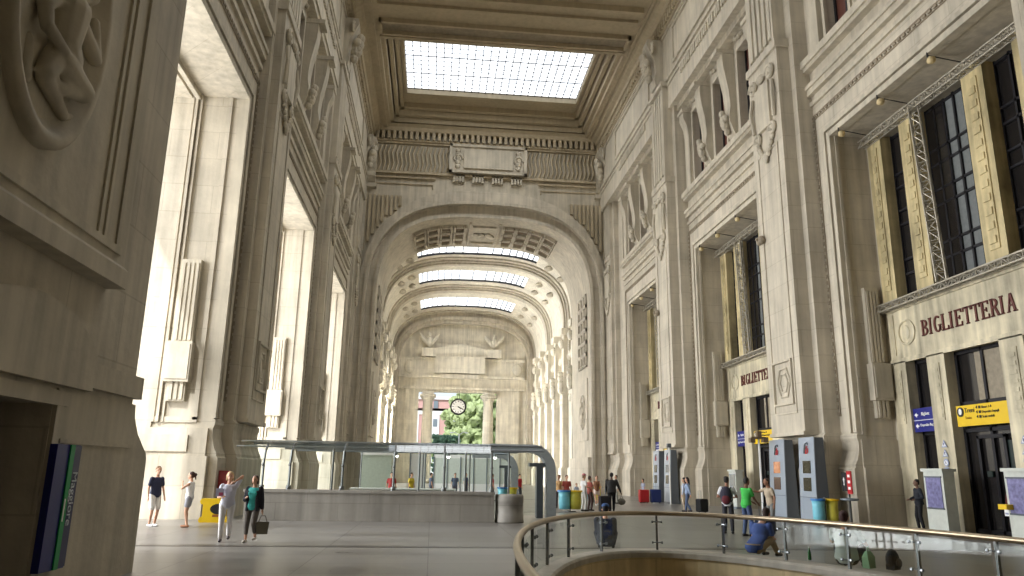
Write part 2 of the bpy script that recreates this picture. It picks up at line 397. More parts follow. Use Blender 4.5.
# jamb ornaments (fluted hanging strip with block) on the far reveal of every bay, both sides
def jamb(side, a, b, parent):
    s = -1 if side == 'L' else 1
    X0 = XL if side == 'L' else XR
    def bx(mb, e0, e1, t0, t1, z0, z1, far=True):    # e: depth behind the wall plane, t: out of the jamb face
        x0, x1 = X0+s*e0, X0+s*e1
        if far: mb.box(x0, x1, b-t1, b-t0, z0, z1)
        else: mb.box(x0, x1, a+t0, a+t1, z0, z1)
    for far in (True, False):
        mb = MB()
        if side == 'L':
            for (e0,e1,t) in ((1.72,1.8,.1),(1.88,1.98,.16),(2.06,2.14,.1)): bx(mb, e0, e1, -.05, t, 3.4, 16.5, far)
            bx(mb, 2.14, 5.6, -.05, .08, 0, 16.5, far)
            bx(mb, .55, .72, -.05, .07, 3.5, 16.5, far); bx(mb, .55, 2.14, -.05, .07, 3.4, 3.6, far)
            bx(mb, 0, 5.6, -.05, .25, 0, 2.2, far); bx(mb, .1, 5.6, -.05, .14, 2.2, 3.2, far); bx(mb, .75, 3.6, -.05, .22, 2.35, 2.95, far)
        else:
            bx(mb, .05, 1.6, -.05, .16, 0, 2.2, far); bx(mb, .05, 1.6, -.05, .08, 2.2, 3.3, far); bx(mb, .12, .25, -.05, .08, 3.5, 16.5, far)
        mb.build('jamb_moulding', STONE, parent)
        mb = MB()
        e = (.92, 1.78) if side == 'L' else (.62, 1.38)
        bx(mb, e[0]+.08, e[1]-.08, -.02, .22, 6.3, 9.55, far)
        for q in range(4):
            w = (e[1]-e[0]-.2)/4; bx(mb, e[0]+.1+w*(q+.2), e[0]+.1+w*(q+.8), .2, .27, 6.4, 9.4, far)
        bx(mb, e[0], e[1]+.06, -.02, .4, 4.85, 6.35, far); bx(mb, e[0]+.06, e[1], .38, .44, 4.95, 6.25, far)
        bx(mb, e[0]+.12, e[1]-.1, -.02, .24, 4.15, 4.9, far)
        for q in range(3):
            w = (e[1]-e[0]-.3)/3; bx(mb, e[0]+.15+w*(q+.2), e[0]+.15+w*(q+.8), .2, .3, 4.2, 4.85, far)
        mb.build('hanging_ornament', STONE2, parent)
    mb = MB()
    if side == 'L':
        mb.box(X0-1.98, X0-1.8, a, b, 16.3, 16.55); mb.box(X0-5.6, X0-2.14, a, b, 16.35, 16.55)
    mb.build('soffit_moulding', STONE, parent) if side == 'L' else None
for (a,b) in BAYS: jamb('L', a, b, wall_left); jamb('R', a, b, wall_right)

# upper small windows (structure)
wn = [0]
def window_root(parent_kind=True):
    wn[0] += 1; return 'window_%d' % wn[0]
for side in 'RL':
    for (a,b) in BAYS:
        c = (a+b)/2
        for k in (-3.9,0,3.9):
            mb = MB(); wbox(mb, side, -.61, -.5, c+k-.95, c+k+.95, 20.8, 26.2)
            o = mb.build(window_root(), REDW, None, kind='structure')
            mb = MB(); wbox(mb, side, -.5, -.42, c+k-.95, c+k-.82, 20.8, 26.2); wbox(mb, side, -.5, -.42, c+k+.82, c+k+.95, 20.8, 26.2)
            wbox(mb, side, -.5, -.42, c+k-.05, c+k+.05, 20.8, 26.2); wbox(mb, side, -.5, -.42, c+k-.95, c+k+.95, 23.9, 24.05)
            mb.build('window_frame', IRON, o)

# ------------------------------------------------------------------ ticket hall fronts in the right bays
# serif capital letters as strokes on a 1 x 1.4 grid
def letter(mb, ch, ox, w, h, fn):
    t = .2*w; sf = .09*w
    def bar(x0,z0,x1,z1):
        for (dx) in (0,): mb.prism([(x0,z0),(x1,z0),(x1,z1),(x0,z1)], fn, 0, .05)
    def quad(p): mb.prism(p, fn, 0, .05)
    def stem(x): bar(x,0,x+t,h); bar(x-sf,0,x+t+sf,.07*h); bar(x-sf,h*.93,x+t+sf,h)
    x = ox
    if ch == 'I': stem(x+.4*w); return
    if ch in 'BR':
        stem(x+.1*w)
        def bowl(z0,z1,xw):
            zc=(z0+z1)/2; rz=(z1-z0)/2
            pts=[(x+.3*w+(xw)*math.sin(t_), zc-rz*math.cos(t_)) for t_ in [PI*i/8 for i in range(9)]]
            pi_=[(x+.3*w+(xw-t)*math.sin(t_), zc-(rz-.09*h)*math.cos(t_)) for t_ in [PI*i/8 for i in range(9)]]
            for i in range(8): quad([pts[i],pts[i+1],pi_[i+1],pi_[i]])
        bowl(.46*h, h, .55*w)
        if ch == 'B': bowl(0, .54*h, .62*w)
        else: quad([(x+.42*w,.5*h),(x+.62*w,.5*h),(x+1.0*w,0),(x+.78*w,0)]); bar(x+.74*w,0,x+1.05*w,.06*h)
    elif ch in 'EL':
        stem(x+.1*w); bar(x+.2*w,0,x+.9*w,.09*h); bar(x+.84*w,0,x+.92*w,.25*h)
        if ch == 'E':
            bar(x+.2*w,.91*h,x+.86*w,h); bar(x+.8*w,.78*h,x+.88*w,h); bar(x+.2*w,.46*h,x+.66*w,.55*h); bar(x+.6*w,.38*h,x+.68*w,.63*h)
    elif ch == 'T':
        stem(x+.4*w); bar(x,.91*h,x+w,h); bar(x,.76*h,x+.08*w,h); bar(x+.92*w,.76*h,x+w,h)
    elif ch == 'G':
        pts=[]; pin=[]
        for i in range(15):
            a_=math.radians(50+i*(285/14)); pts.append((x+.52*w+.5*w*math.cos(a_), h/2+h*.51*math.sin(a_))); pin.append((x+.52*w+(.5*w-t)*math.cos(a_), h/2+h*.42*math.sin(a_)))
        for i in range(14): quad([pts[i],pts[i+1],pin[i+1],pin[i]])
        bar(x+.74*w,.08*h,x+.92*w,.42*h); bar(x+.62*w,.38*h,x+1.0*w,.45*h)
    elif ch == 'A':
        quad([(x+.42*w,h),(x+.56*w,h),(x+.2*w,0),(x+.1*w,0)]); quad([(x+.42*w,h),(x+.62*w,h),(x+.98*w,0),(x+.76*w,0)])
        bar(x+.26*w,.32*h,x+.76*w,.4*h); bar(x-.0*w,0,x+.3*w,.06*h); bar(x+.68*w,0,x+1.08*w,.06*h)
def text_obj(name, body, size, mat, parent, loc, rot, ext=.006, bold=.0, align='LEFT'):
    cu = bpy.data.curves.new(name, 'FONT'); cu.body = body; cu.size = size; cu.extrude = ext; cu.offset = bold; cu.align_x = align
    tmp = bpy.data.objects.new(name, cu); COL.objects.link(tmp)
    bpy.context.view_layer.update()
    me = bpy.data.meshes.new_from_object(tmp.evaluated_get(bpy.context.evaluated_depsgraph_get()))
    bpy.data.objects.remove(tmp); me.name = name; me.materials.clear(); me.materials.append(mat)
    o = bpy.data.objects.new(name, me); COL.objects.link(o); o.parent = parent
    o.location = loc; o.rotation_euler = rot
    return o
ROT_R = (PI/2, 0, -PI/2)     # text on the right wall, readable from the hall (runs towards -Y)
XI = 18.6
ords = ['nearest to the camera', 'second from the camera', 'farthest along the right wall']
def truss(name, p0, p1, w, mat, label, group=None, n=None, parent=None):
    p0, p1 = Vector(p0), Vector(p1); ax = (p1-p0); Ln = ax.length; ax.normalize()
    u = ax.orthogonal().normalized() if abs(ax.y) < .5 else Vector((1,0,0)); v = ax.cross(u).normalized(); u = v.cross(ax).normalized()
    mb = MB(); cs = [(u*sx+v*sy)*w/2 for sx,sy in ((-1,-1),(1,-1),(1,1),(-1,1))]
    for q in cs: mb.tube([p0+q, p1+q], .035, 6)
    n = n or int(Ln/(w*1.15))
    for i in range(n):
        a_, b_ = p0+ax*Ln*i/n, p0+ax*Ln*(i+1)/n
        for k in range(4):
            c0, c1 = cs[k], cs[(k+1)%4]
            mb.tube([a_+c0, b_+c1] if (i+k)%2 else [a_+c1, b_+c0], .022, 5)
            mb.tube([a_+c0, a_+c1], .02, 4)
    return mb.build(name, mat, parent, label=label, category='truss', **({'group':group} if group else {}))
for bi,(a,b) in enumerate(BAYS):
    dy = a-18.3
    def Yp(y): return y+dy
    # masonry infill behind the recess
    mb = MB()
    mb.box(XI, XI+.6, a, Yp(19.4), 0, 16.5)
    mb.box(XI, XI+.6, Yp(28.75), b, 0, 16.5)
    mb.box(XI+.05, XI+.6, Yp(19.4), Yp(28.75), 16.0, 16.5)
    fr = mb.build('ticket_hall_front', STONE2, wall_right)
    mb = MB(); mb.box(XI-.02, XI+.6, Yp(19.4), Yp(28.75), 6.35, 8.55); mb.box(XI-.1, XI, Yp(19.4), Yp(28.75), 8.42, 8.6); mb.box(XI-.08, XI, Yp(19.4), Yp(28.75), 6.3, 6.48)
    mb.box(XI-.06, XI, Yp(28.35), Yp(28.41), 6.65, 8.3)
    mb.build('sign_band', VEIN, fr)
    mb = MB(); mb.lathe([(.5,0),(.52,-.04),(.44,-.08),(.42,-.02),(.0,-.03)], XI-.03, Yp(27.55), 7.45, 28, 'x')
    mb.ell((XI-.06, Yp(27.55), 7.45), (.05,.22,.3), 10, 6); mb.build('roundel', VEIN, fr)
    cols = [(27.8,28.75),(25.5,26.5),(21.7,22.75),(19.4,20.3)]
    for (y0,y1) in cols:
        mb = MB(); mb.box(XI-.12, XI+.6, Yp(y0), Yp(y1), 8.6, 16.2)
        mb.box(XI-.16, XI-.1, Yp(y0)+.28, Yp(y1)-.28, 9.3, 15.6)
        for q in range(12): mb.box(XI-.2, XI-.14, Yp(y0)+.36, Yp(y1)-.36, 9.5+q*.5, 9.75+q*.5)
        mb.build('mullion', YELLOW, fr)
        mb = MB(); mb.box(XI-.08, XI+.6, Yp(y0), Yp(y1), 0, 6.35); mb.box(XI-.11, XI-.08, Yp(y0)+.3, Yp(y1)-.3, 3.9, 6.0)
        for q in range(7): mb.box(XI-.13, XI-.1, Yp(y0)+.38, Yp(y1)-.38, 4.0+q*.28, 4.14+q*.28)
        mb.build('door_pier', VEIN, fr)
    # tall windows
    for k,(y0,y1) in enumerate(((26.5,27.8),(22.75,25.5),(20.3,21.7))):
        mb = MB()
        mb.box(XI+.42, XI+.45, Yp(y0), Yp(y1), 8.6, 16.0)
        o = mb.build(window_root(), DARKW if k != 1 else GREYW, None, kind='structure')  # middle window's grey puts pale curtains and a reflection into the colour
        mb = MB(); nb = 2 if k != 1 else 5
        for q in range(nb+1):
            yy = Yp(y0)+(y1-y0)*q/nb; mb.box(XI+.34, XI+.42, yy-.045, yy+.045, 8.6, 16.0)
        for zz in (8.7,9.9,10.5,12.0,12.6,13.6,14.2,15.9): mb.box(XI+.34, XI+.42, Yp(y0), Yp(y1), zz-.045, zz+.045)
        mb.build('window_grid', IRON, o)
        if k == 1:
            mb = MB(); mb.box(XI+.36, XI+.43, Yp(24.35), Yp(25.5), 8.6, 16.0); mb.build('dark_pane', DARKW, o)
    # doors
    for k,(y0,y1) in enumerate(((26.5,27.8),(22.75,25.5),(20.3,21.7))):
        mb = MB(); mb.box(XI+.42, XI+.46, Yp(y0), Yp(y1), 0, 6.35)
        o = mb.build('door_%d' % (bi*3+k+1), DARKW, None, kind='structure')
        mb = MB()
        for yy in (y0+.06, y1-.06, (y0+y1)/2 if k else y0+.1): mb.box(XI+.32, XI+.42, Yp(yy)-.06, Yp(yy)+.06, 0, 6.35)
        for zz in (.1,3.5,4.45,6.28): mb.box(XI+.32, XI+.42, Yp(y0), Yp(y1), zz-.06, zz+.06)
        if k == 1:
            mb.box(XI+.3, XI+.4, Yp(23.5), Yp(23.62), 0, 3.3); mb.box(XI+.3, XI+.4, Yp(24.75), Yp(24.87), 0, 3.3); mb.box(XI+.3, XI+.4, Yp(23.5), Yp(24.87), 3.2, 3.32)
        mb.build('door_frame', IRON, o)
        if k == 1:
            mb = MB(); mb.box(XI+.38, XI+.43, Yp(22.95), Yp(24.55), 4.5, 6.2); mb.build('transom_pane', BEIGEW, o)
            mb = MB(); mb.box(XI+.36, XI+.43, Yp(23.0), Yp(23.5), .2, 3.1); mb.box(XI+.3,XI+.36,Yp(24.3),Yp(24.55),1.9,2.1); mb.build('door_leaf', plain('dark_green_door',(30,44,42),.3), o)
    # lettering
    r = root('sign_lettering', (0,0,0), label='dark red serif letters BIGLIETTERIA above the doors, '+ords[bi], category='lettering', group='ticket hall lettering')
    x = 0; wd = {'I':.27}
    word = 'BIGLIETTERIA'; tot = sum(wd.get(ch,.44)+.035 for ch in word); sc = 4.85/tot
    for ch in word:
        mb = MB(); w_ = .44*sc
        ox = x-.3*w_ if ch == 'I' else x
        letter(mb, ch, ox, w_, .62, lambda u,v,w: (XI-.02-w*1.0, Yp(26.62)-u, 7.12+v))
        mb.build('letter_'+ch.lower(), MAROON, r)
        x += (wd.get(ch,.44)+.035)*sc
    # blue and yellow hanging signs
    mb = MB(); mb.box(XI+.02, XI+.12, Yp(26.5), Yp(27.85), 3.55, 4.45)
    sb = mb.build('direction_sign', NAVY, None, label='blue direction sign over the narrow dark door, '+ords[bi], category='sign', group='blue door signs')
    mb = MB(); mb.box(XI+.0, XI+.03, Yp(26.5), Yp(27.85), 3.98, 4.0)
    for q,zz in enumerate((4.2,3.78)):
        mb.prism([(0,0),(.12,.09),(.12,.03),(.2,.03),(.2,-.03),(.12,-.03),(.12,-.09)], (lambda zz: (lambda u,v,w: (XI+.0+w, Yp(27.7)-u, zz+v)))(zz), 0, .03)
    mb.build('arrow', WHITE, sb)
    text_obj('sign_text', 'Bigliett', .17, WHITE, sb, (XI+.01, Yp(27.3), 4.17), ROT_R, bold=.001)
    text_obj('sign_text', 'Deposito Bag', .14, WHITE, sb, (XI+.01, Yp(27.42), 3.76), ROT_R, bold=.001)
    mb = MB(); mb.box(XI-.02, XI+.1, Yp(22.72), Yp(25.28), 3.62, 4.34)
    sy = mb.build('direction_sign', YEL, None, label='yellow direction sign reading Treni over the wide door, '+ords[bi], category='sign', group='yellow door signs')
    mb = MB(); mb.lathe([(.17,0),(.17,-.02)], XI-.02, Yp(25.06), 4.12, 20, 'x'); mb.build('train_symbol', BLACK, sy)
    mb = MB(); mb.ell((XI-.045, Yp(25.06), 4.13), (.01,.09,.11), 10, 6); mb.build('train_symbol', WHITE, sy)
    text_obj('sign_text', 'Treni', .23, BLACK, sy, (XI-.03, Yp(24.85), 4.08), ROT_R, bold=.001)
    text_obj('sign_text', 'Trains', .13, plain('brown_ink',(150,110,20)), sy, (XI-.03, Yp(24.85), 3.86), ROT_R)
    for q,tx in enumerate(('Binari 1-8','Deposito bagagli','Scale mobili')):
        zz = 4.2-q*.16
        mb = MB(); mb.prism([(0,0),(.07,.05),(.07,-.05)], (lambda zz: (lambda u,v,w: (XI-.04+w, Yp(24.28)-u, zz+.03+v)))(zz), 0, .02); mb.prism([(0,0),(.09,0),(.09,.09),(0,.09)], (lambda zz: (lambda u,v,w: (XI-.04+w, Yp(24.14)-u, zz-.02+v)))(zz), 0, .02); mb.build('arrow', BLACK, sy)
        text_obj('sign_text', tx, .12, BLACK, sy, (XI-.03, Yp(24.0), zz-.02), ROT_R)
    # aluminium trusses and flood lamps
    wh = ['nearest right-hand bay','second right-hand bay','farthest right-hand bay'][bi]
    truss('lighting_truss', (XI-.28, Yp(19.6), 16.05), (XI-.28, Yp(29.0)-.1, 16.05), .3, TRUSSM, 'aluminium lattice truss across the top of the tall windows, '+wh)
    truss('lighting_truss', (XI-.28, Yp(19.6), 8.72), (XI-.28, Yp(29.0)-.05, 8.6), .26, TRUSSM, 'aluminium lattice truss lying above the letters, '+wh)
    truss('lighting_truss', (XI-.35, Yp(25.1), 15.9), (XI-.32, Yp(24.75), 8.8), .34, TRUSSM, 'upright aluminium lattice truss before the tall windows, '+wh)
    for q,yy in enumerate((28.2,25.3,22.2)):
        lr = root('flood_lamp', (16.9, Yp(yy), 16.42), label='small flood lamp on a thin arm, %s of three, %s' % (['farthest','middle','nearest'][q], wh), category='lamp', group='flood lamps on arms')
        mb = MB(); mb.tube([(0,0,-.03),(1.4,0,-.22)], .022, 6); mb.build('arm', IRON, lr)
        mb = MB(); mb.lathe([(.06,0),(.13,.04),(.14,.2),(.07,.26)], 0, 0, -.2, 14, 'x'); mb.build('lamp_head', plain('cream_lamp',(206,186,140),.5), lr, True)
        mb = MB(); mb.tube([(0,0,-.1),(0,0,.08)], .03, 6); mb.build('mount', IRON, lr)

# ------------------------------------------------------------------ end arch wall at Y1
def arch_path(hw, spring, crown, nexp, n=40, cx=CX, z0=0):
    pts = [(cx+hw, z0)]
    for i in range(n+1):
        t = PI*i/n; c, s_ = math.cos(t), math.sin(t)
        pts.append((cx+hw*math.copysign(abs(c)**(2/nexp), c), spring+(crown-spring)*abs(s_)**(2/nexp)))
    pts.append((cx-hw, z0)); return pts
IN = lambda off=0: arch_path(10.4+off, 16.5, 26.25+off, 3.1)
def strip(mb, pa, pb, y0, y1):
    """solid band between two matching xz paths from y0 to y1"""
    n = len(pa); b = len(mb.v)
    for (x,z) in pa: mb.v += [(x,y0,z),(x,y1,z)]
    for (x,z) in pb: mb.v += [(x,y0,z),(x,y1,z)]
    A = lambda i,k: b+2*i+k
    B = lambda i,k: b+2*n+2*i+k
    for i in range(n-1):
        mb.face((A(i,0),A(i+1,0),B(i+1,0),B(i,0))); mb.face((A(i,1),B(i,1),B(i+1,1),A(i+1,1)))
        mb.face((A(i,0),A(i,1),A(i+1,1),A(i+1,0))); mb.face((B(i,0),B(i+1,0),B(i+1,1),B(i,1)))
    for i in (0,n-1): mb.face((A(i,0),B(i,0),B(i,1),A(i,1)))
def rect_path(x0, x1, z1, path):
    """outer rectangle matched to an arch path"""
    out = []
    cx, cz = CX, 14
    for i,(x,z) in enumerate(path):
        if z <= 0.001: out.append((x1 if x > CX else x0, z)); continue
        dx, dz = x-cx, z-cz
        if dz <= 0: out.append((x1 if dx > 0 else x0, z)); continue
        s = min((x1-cx)/dx if dx > 1e-6 else ((x0-cx)/dx if dx < -1e-6 else 1e9), (z1-cz)/dz)
        out.append((cx+dx*s, cz+dz*s))
    # snap nearest to corners
    for X in (x0,x1):
        k = min(range(len(out)), key=lambda i: (out[i][0]-X)**2+(out[i][1]-z1)**2); out[k] = (X,z1)
    return out
mb = MB(); p = IN(); strip(mb, p, rect_path(XL-.2, XR+.2, 36.5, p), Y1, 80.5)
back = mb.build('wall_back', STONE2, None, kind='structure')
mb = MB()
strip(mb, IN(0), arch_path(11.4,16.5,27.55,2.9), Y1-.3, Y1); strip(mb, IN(.0), IN(.3), Y1-.62, Y1-.2)
strip(mb, arch_path(11.45,16.5,27.6,2.85), arch_path(12.15,16.5,28.95,2.6), Y1-.8, Y1)
strip(mb, arch_path(11.35,16.5,27.5,2.85), arch_path(11.6,16.5,27.8,2.8), Y1-1.05, Y1)
mb.build('arch_ring', STONE, back)
mb = MB()                       # fluting in the spandrels
for sg in (-1,1):
    for q in range(9):
        x = CX+sg*(11.95-q*.42); 
        lim = [z for (xx,z) in arch_path(12.15,16.5,28.95,2.6) if abs(xx-x) < .6 and (xx-CX)*sg > 0]
        zb = max(lim)+.15 if lim else 25
        if zb < 28.1: mb.box(x-.13, x+.13, Y1-.22, Y1, zb, 28.3)
    mb.box(CX+sg*12.5, CX+sg*5.2, Y1-.3, Y1, 30.15, 30.3)
    for (xa,xb_) in ((5.4,11.8),):
        mb.box(CX+sg*xa, CX+sg*xb_, Y1-.14, Y1, 29.55, 29.65); mb.box(CX+sg*xa, CX+sg*(xa+.1), Y1-.14, Y1, 29.2, 29.65)
mb.box(XL, XR, Y1-.4, Y1, 30.6, 30.85); mb.box(XL, XR, Y1-.3, Y1, 33.85, 34.05)
mb.build('spandrel_fluting', SHADOWST, back)
mb = MB()                       # strigil frieze
for sg in (-1,1):
    q = 0
    x = 4.1
    while x < 11.6:
        X = CX+sg*x
        mb.tube([(X-.12,Y1-.1,31.0),(X+.1,Y1-.2,31.7),(X-.1,Y1-.2,32.8),(X+.12,Y1-.1,33.7)], .11, 6); x += .42
mb.build('wave_frieze', SHADOWST, back)
mb = MB(); mb.box(.55, 8.4, Y1-.55, Y1, 30.9, 33.95); 
for (a_,b_,c_,d_) in ((.55,8.4,33.7,33.95),(.55,8.4,30.9,31.15),(.55,.85,30.9,33.95),(8.1,8.4,30.9,33.95)): mb.box(a_,b_,Y1-.75,Y1-.5,c_,d_)
mb.box(2.0, 6.95, Y1-.75, Y1-.5, 31.4, 33.4)
for sg in (-1,1):
    for q in range(5): mb.ell((CX+sg*3.05, Y1-.62, 31.6+q*.42), (.28,.16,.24), 8, 6)
    scroll(mb, lambda d,y,z: (y, Y1-.6-d, z), CX+sg*3.05, 32.4, .5, .1, w=.1)
for q in range(4):
    for r_ in (-.45,-.15,.15,.45): mb.box(CX-2.9+q*1.95+r_-.1, CX-2.9+q*1.95+r_+.1, Y1-.4, Y1, 30.1-.2*abs(r_), 30.9)
mb.build('inscription_panel', STONE2, back)
mb = MB(); x = XL+.7
while x < XR-.7: mb.box(x, x+.3, Y1-.75, Y1, 34.2, 35.0); x += .56
mb.box(XL, XR, Y1-.5, Y1, 34.05, 34.2); mb.rings([[(xx, Y1-d, z) for d,z in ((0,35.0),(.8,35.0),(1.0,35.3),(1.4,35.5),(0,35.5))] for xx in (XL,XR)])
mb.build('dentil_cornice', CEILM, back)
for sg in (-1,1):               # corner consoles
    mb = MB(); X = CX+sg*11.7
    prof = [(0,33.9),(1.5,33.9),(1.6,33.3),(1.2,32.6),(.6,31.6),(.5,30.6),(.7,30.1),(.3,29.6),(0,29.4)]
    mb.rings([[(xx, Y1-d, z) for d,z in prof] for xx in (X-.55,X+.55)])
    scroll(mb, lambda d,y,z: (y, Y1-1.2-d, z), X, 33.1, .6, .25, w=.16); mb.ell((X,Y1-.9,31.6),(.4,.3,.6),8,6); mb.ell((X,Y1-1.0,32.5),(.3,.3,.35),8,6)
    mb.box(X-.7, X+.7, Y1-.5, Y1, 29.0, 29.4)
    mb.build('corner_console', STONE2, back)
    mb = MB(); mb.box(CX+sg*12.6, CX+sg*11.9, Y1-.35, Y1, 3.5, 29); mb.box(CX+sg*12.6, CX+sg*10.43, Y1-.45, Y1+.2, -.05, 3.2)
    mb.ell((CX+sg*12.2,Y1-.45,20.6),(.3,.2,.4),8,6); mb.ell((CX+sg*12.2,Y1-.45,19.9),(.22,.2,.5),8,6)
    mb.build('corner_pilaster', STONE, back)
# soffit coffers in the arch
def arch_pt(u, off=0):     # u in [0,1] along the curve part
    p = IN(-off); n = len(p)-3; f = u*n; i = min(int(f), n-1); t = f-i
    a_, b_ = p[1+i], p[2+i]; return (a_[0]+(b_[0]-a_[0])*t, a_[1]+(b_[1]-a_[1])*t)
mbD = MB(); mb = MB()
def patch(m, u0, u1, y0, y1, o0, o1, k=3):
    pa = [arch_pt(u0+(u1-u0)*i/k, o0) for i in range(k+1)]; pb = [arch_pt(u0+(u1-u0)*i/k, o1) for i in range(k+1)]
    strip(m, pa, pb, y0, y1)
def u_of_x(x):
    best = min(range(0,401), key=lambda i: abs(arch_pt(i/400)[0]-x)); return best/400
for grp in ((-7.4,-1.9), (1.9,7.6)):
    n = 4; w = (grp[1]-grp[0])/n
    for i in range(n):
        ua, ub = u_of_x(CX+grp[0]+w*(i+.14)), u_of_x(CX+grp[0]+w*(i+.86))
        for j in range(3):
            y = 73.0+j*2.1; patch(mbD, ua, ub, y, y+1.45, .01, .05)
            patch(mb, ua-.002, ub+.002, y-.22, y, .0, .32); patch(mb, ua-.002, ub+.002, y+1.45, y+1.67, .0, .32)
            d_ = .004*(1 if ub > ua else -1)
            patch(mb, ua-d_, ua, y-.22, y+1.67, 0, .32, 1); patch(mb, ub, ub+d_, y-.22, y+1.67, 0, .32, 1)
patch(mb, u_of_x(CX+1.6), u_of_x(CX+1.45), 72, 79.6, 0, .2, 1); patch(mb, u_of_x(CX-1.6), u_of_x(CX-1.45), 72, 79.6, 0, .2, 1)
patch(mb, u_of_x(CX+1.2), u_of_x(CX-1.2), 73, 73.2, 0, .2); patch(mb, u_of_x(CX+1.2), u_of_x(CX-1.2), 78.4, 78.6, 0, .2)
for q in range(6): mb.ell((CX-.8+q*.33, 75.8+(q%2)*.5, 26.15), (.35,.6,.16), 8, 6)
for sg in (-1,1):
    for j in range(2):
        for k_ in range(2):
            y = 73.3+k_*2.6; z = 20.8+j*1.6; X = CX+sg*10.2
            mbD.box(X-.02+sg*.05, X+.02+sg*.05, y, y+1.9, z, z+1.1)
    for j in range(6):          # jamb coffer grid
        for k_ in range(3):
            y = 72.3+k_*1.35; z = 12.2+j*1.22; X = CX+sg*10.4
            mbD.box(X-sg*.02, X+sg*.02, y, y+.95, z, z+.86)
            mb.box(X-sg*.2, X, y-.2, y, z-.18, z+1.04); mb.box(X-sg*.2, X, y+.95, y+1.15, z-.18, z+1.04)
            mb.box(X-sg*.2, X, y-.2, y+1.15, z-.18, z); mb.box(X-sg*.2, X, y-.2, y+1.15, z+.86, z+1.04)
    X = CX+sg*10.4
    mb.box(X-sg*.12, X, 72.0, 76.6, 4.9, 10.9)
    pts = [(X-sg*.16, 74.1+1.15*math.cos(2*PI*i/24), 7.7+1.6*math.sin(2*PI*i/24)) for i in range(25)]; mb.tube(pts, .12, 6)
    for (yy,zz,r_) in ((74.1,8.4,.3),(74.0,7.8,.42),(74.3,7.2,.4),(73.8,7.1,.3),(74.1,6.7,.35)): mb.ell((X-sg*.2,yy,zz),(.22,r_,r_),8,6)
    mb.box(X-sg*.3, X+.1*sg, 70.9, 80.4, -.1, 3.3)
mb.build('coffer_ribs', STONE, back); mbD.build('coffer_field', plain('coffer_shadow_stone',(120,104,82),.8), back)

# ------------------------------------------------------------------ ceiling of the main hall
ceil = MB()
beams = [(Y0-1,19.0),(28.4,36.6),(45.8,54.2)]
zc0, zc1 = 35.3, 37.2
ceil.box(XL-1, CX-9.9, Y0-1, Y1+1, zc0, zc0+3); ceil.box(CX+9.9, XR+1, Y0-1, Y1+1, zc0, zc0+3)
for (a,b) in beams: ceil.box(CX-9.9, CX+9.9, a, b, zc0+.001, zc0+3)
ceil.box(CX-9.9, CX+9.9, 70.2, Y1+1, zc0, zc0+3)
ceiling = ceil.build('ceiling', CEILM, None, kind='structure')
coffers = [(19.0,28.4),(36.6,45.8),(54.2,70.2)]
skw = [(20.0,27.4),(37.2,45.2),(57.0,66.0)]
mb = MB()
for (a,b),(s0,s1) in zip(coffers, skw):
    x0, x1 = CX-9.9, CX+9.9; sx0, sx1 = CX-8.2, CX+8.2
    mb.box(x0, sx0, a, b, zc1, zc1+1); mb.box(sx1, x1, a, b, zc1, zc1+1); mb.box(sx0, sx1, a, s0, zc1, zc1+1); mb.box(sx0, sx1, s1, b, zc1, zc1+1)
    # stepped cove
    for (o_,z_) in ((.0,35.7),(.5,36.2),(1.0,36.7)):
        w_ = .55-.1*(o_>0)
        mb.box(x0+o_, x0+o_+.35, a, b, z_, zc1+.1); mb.box(x1-o_-.35, x1-o_, a, b, z_, zc1+.1)
        mb.box(x0, x1, a+o_*.4, a+o_*.4+.3, z_, zc1+.1); mb.box(x0, x1, b-o_*1.3-.5, b-o_*1.3, z_, zc1+.1)
    for (u0,u1,v0,v1) in ((sx0-.3,sx0,s0-.3,s1+.3),(sx1,sx1+.3,s0-.3,s1+.3),(sx0,sx1,s0-.3,s0),(sx0,sx1,s1,s1+.3)): mb.box(u0,u1,v0,v1,zc1-.25,zc1)
mb.build('coffer_cove', CEILM, ceiling)
mb = MB()
for (a,b) in beams[1:]:
    c = (a+b)/2+1.2
    for yy in (a+.3, b-.5): mb.box(CX-9.9, CX+9.9, yy, yy+.2, zc0-.12, zc0)
    mb.box(CX-9.8, CX+9.8, b-2.9, b-2.7, zc0-.35, zc0); mb.box(CX-9.8, CX+9.8, b-1.25, b-1.05, zc0-.35, zc0)
    mb.box(CX-9.8, CX-9.6, b-2.9, b-1.05, zc0-.35, zc0); mb.box(CX+9.6, CX+9.8, b-2.9, b-1.05, zc0-.35, zc0)
    mb.box(CX-9.8, CX+9.8, b-5.0, b-4.8, zc0-.25, zc0); mb.box(CX-9.8, CX+9.8, b-6.6, b-6.3, zc0-.45, zc0)
for X in (CX-10.4, CX+10.2): mb.box(X, X+.2, Y0, Y1, zc0-.12, zc0)
mb.build('beam_moulding', CEILM, ceiling)
mb = MB()
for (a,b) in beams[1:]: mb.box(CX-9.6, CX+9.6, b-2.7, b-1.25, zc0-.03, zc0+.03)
mb.build('beam_slot', DARKST, ceiling)  # darker stone puts the shade of the sunken slot into the colour
for (s0,s1) in skw:
    sx0, sx1 = CX-8.2, CX+8.2
    mb = MB(); mb.box(sx0, sx1, s0, s1, zc1+.35, zc1+.4); sk = mb.build(window_root(), SKYGL, None, kind='structure')
    mb = MB(); nx = 24; ny = 12
    for i in range(nx+1): x = sx0+(sx1-sx0)*i/nx; mb.box(x-.035, x+.035, s0, s1, zc1+.2, zc1+.27)
    for j in range(ny+1):
        y = s0+(s1-s0)*j/ny; t = .045 if j % 4 == 0 else .014; mb.box(sx0, sx1, y-t, y+t, zc1+.22, zc1+.27)
    mb.build('glazing_bars', IRON, sk)

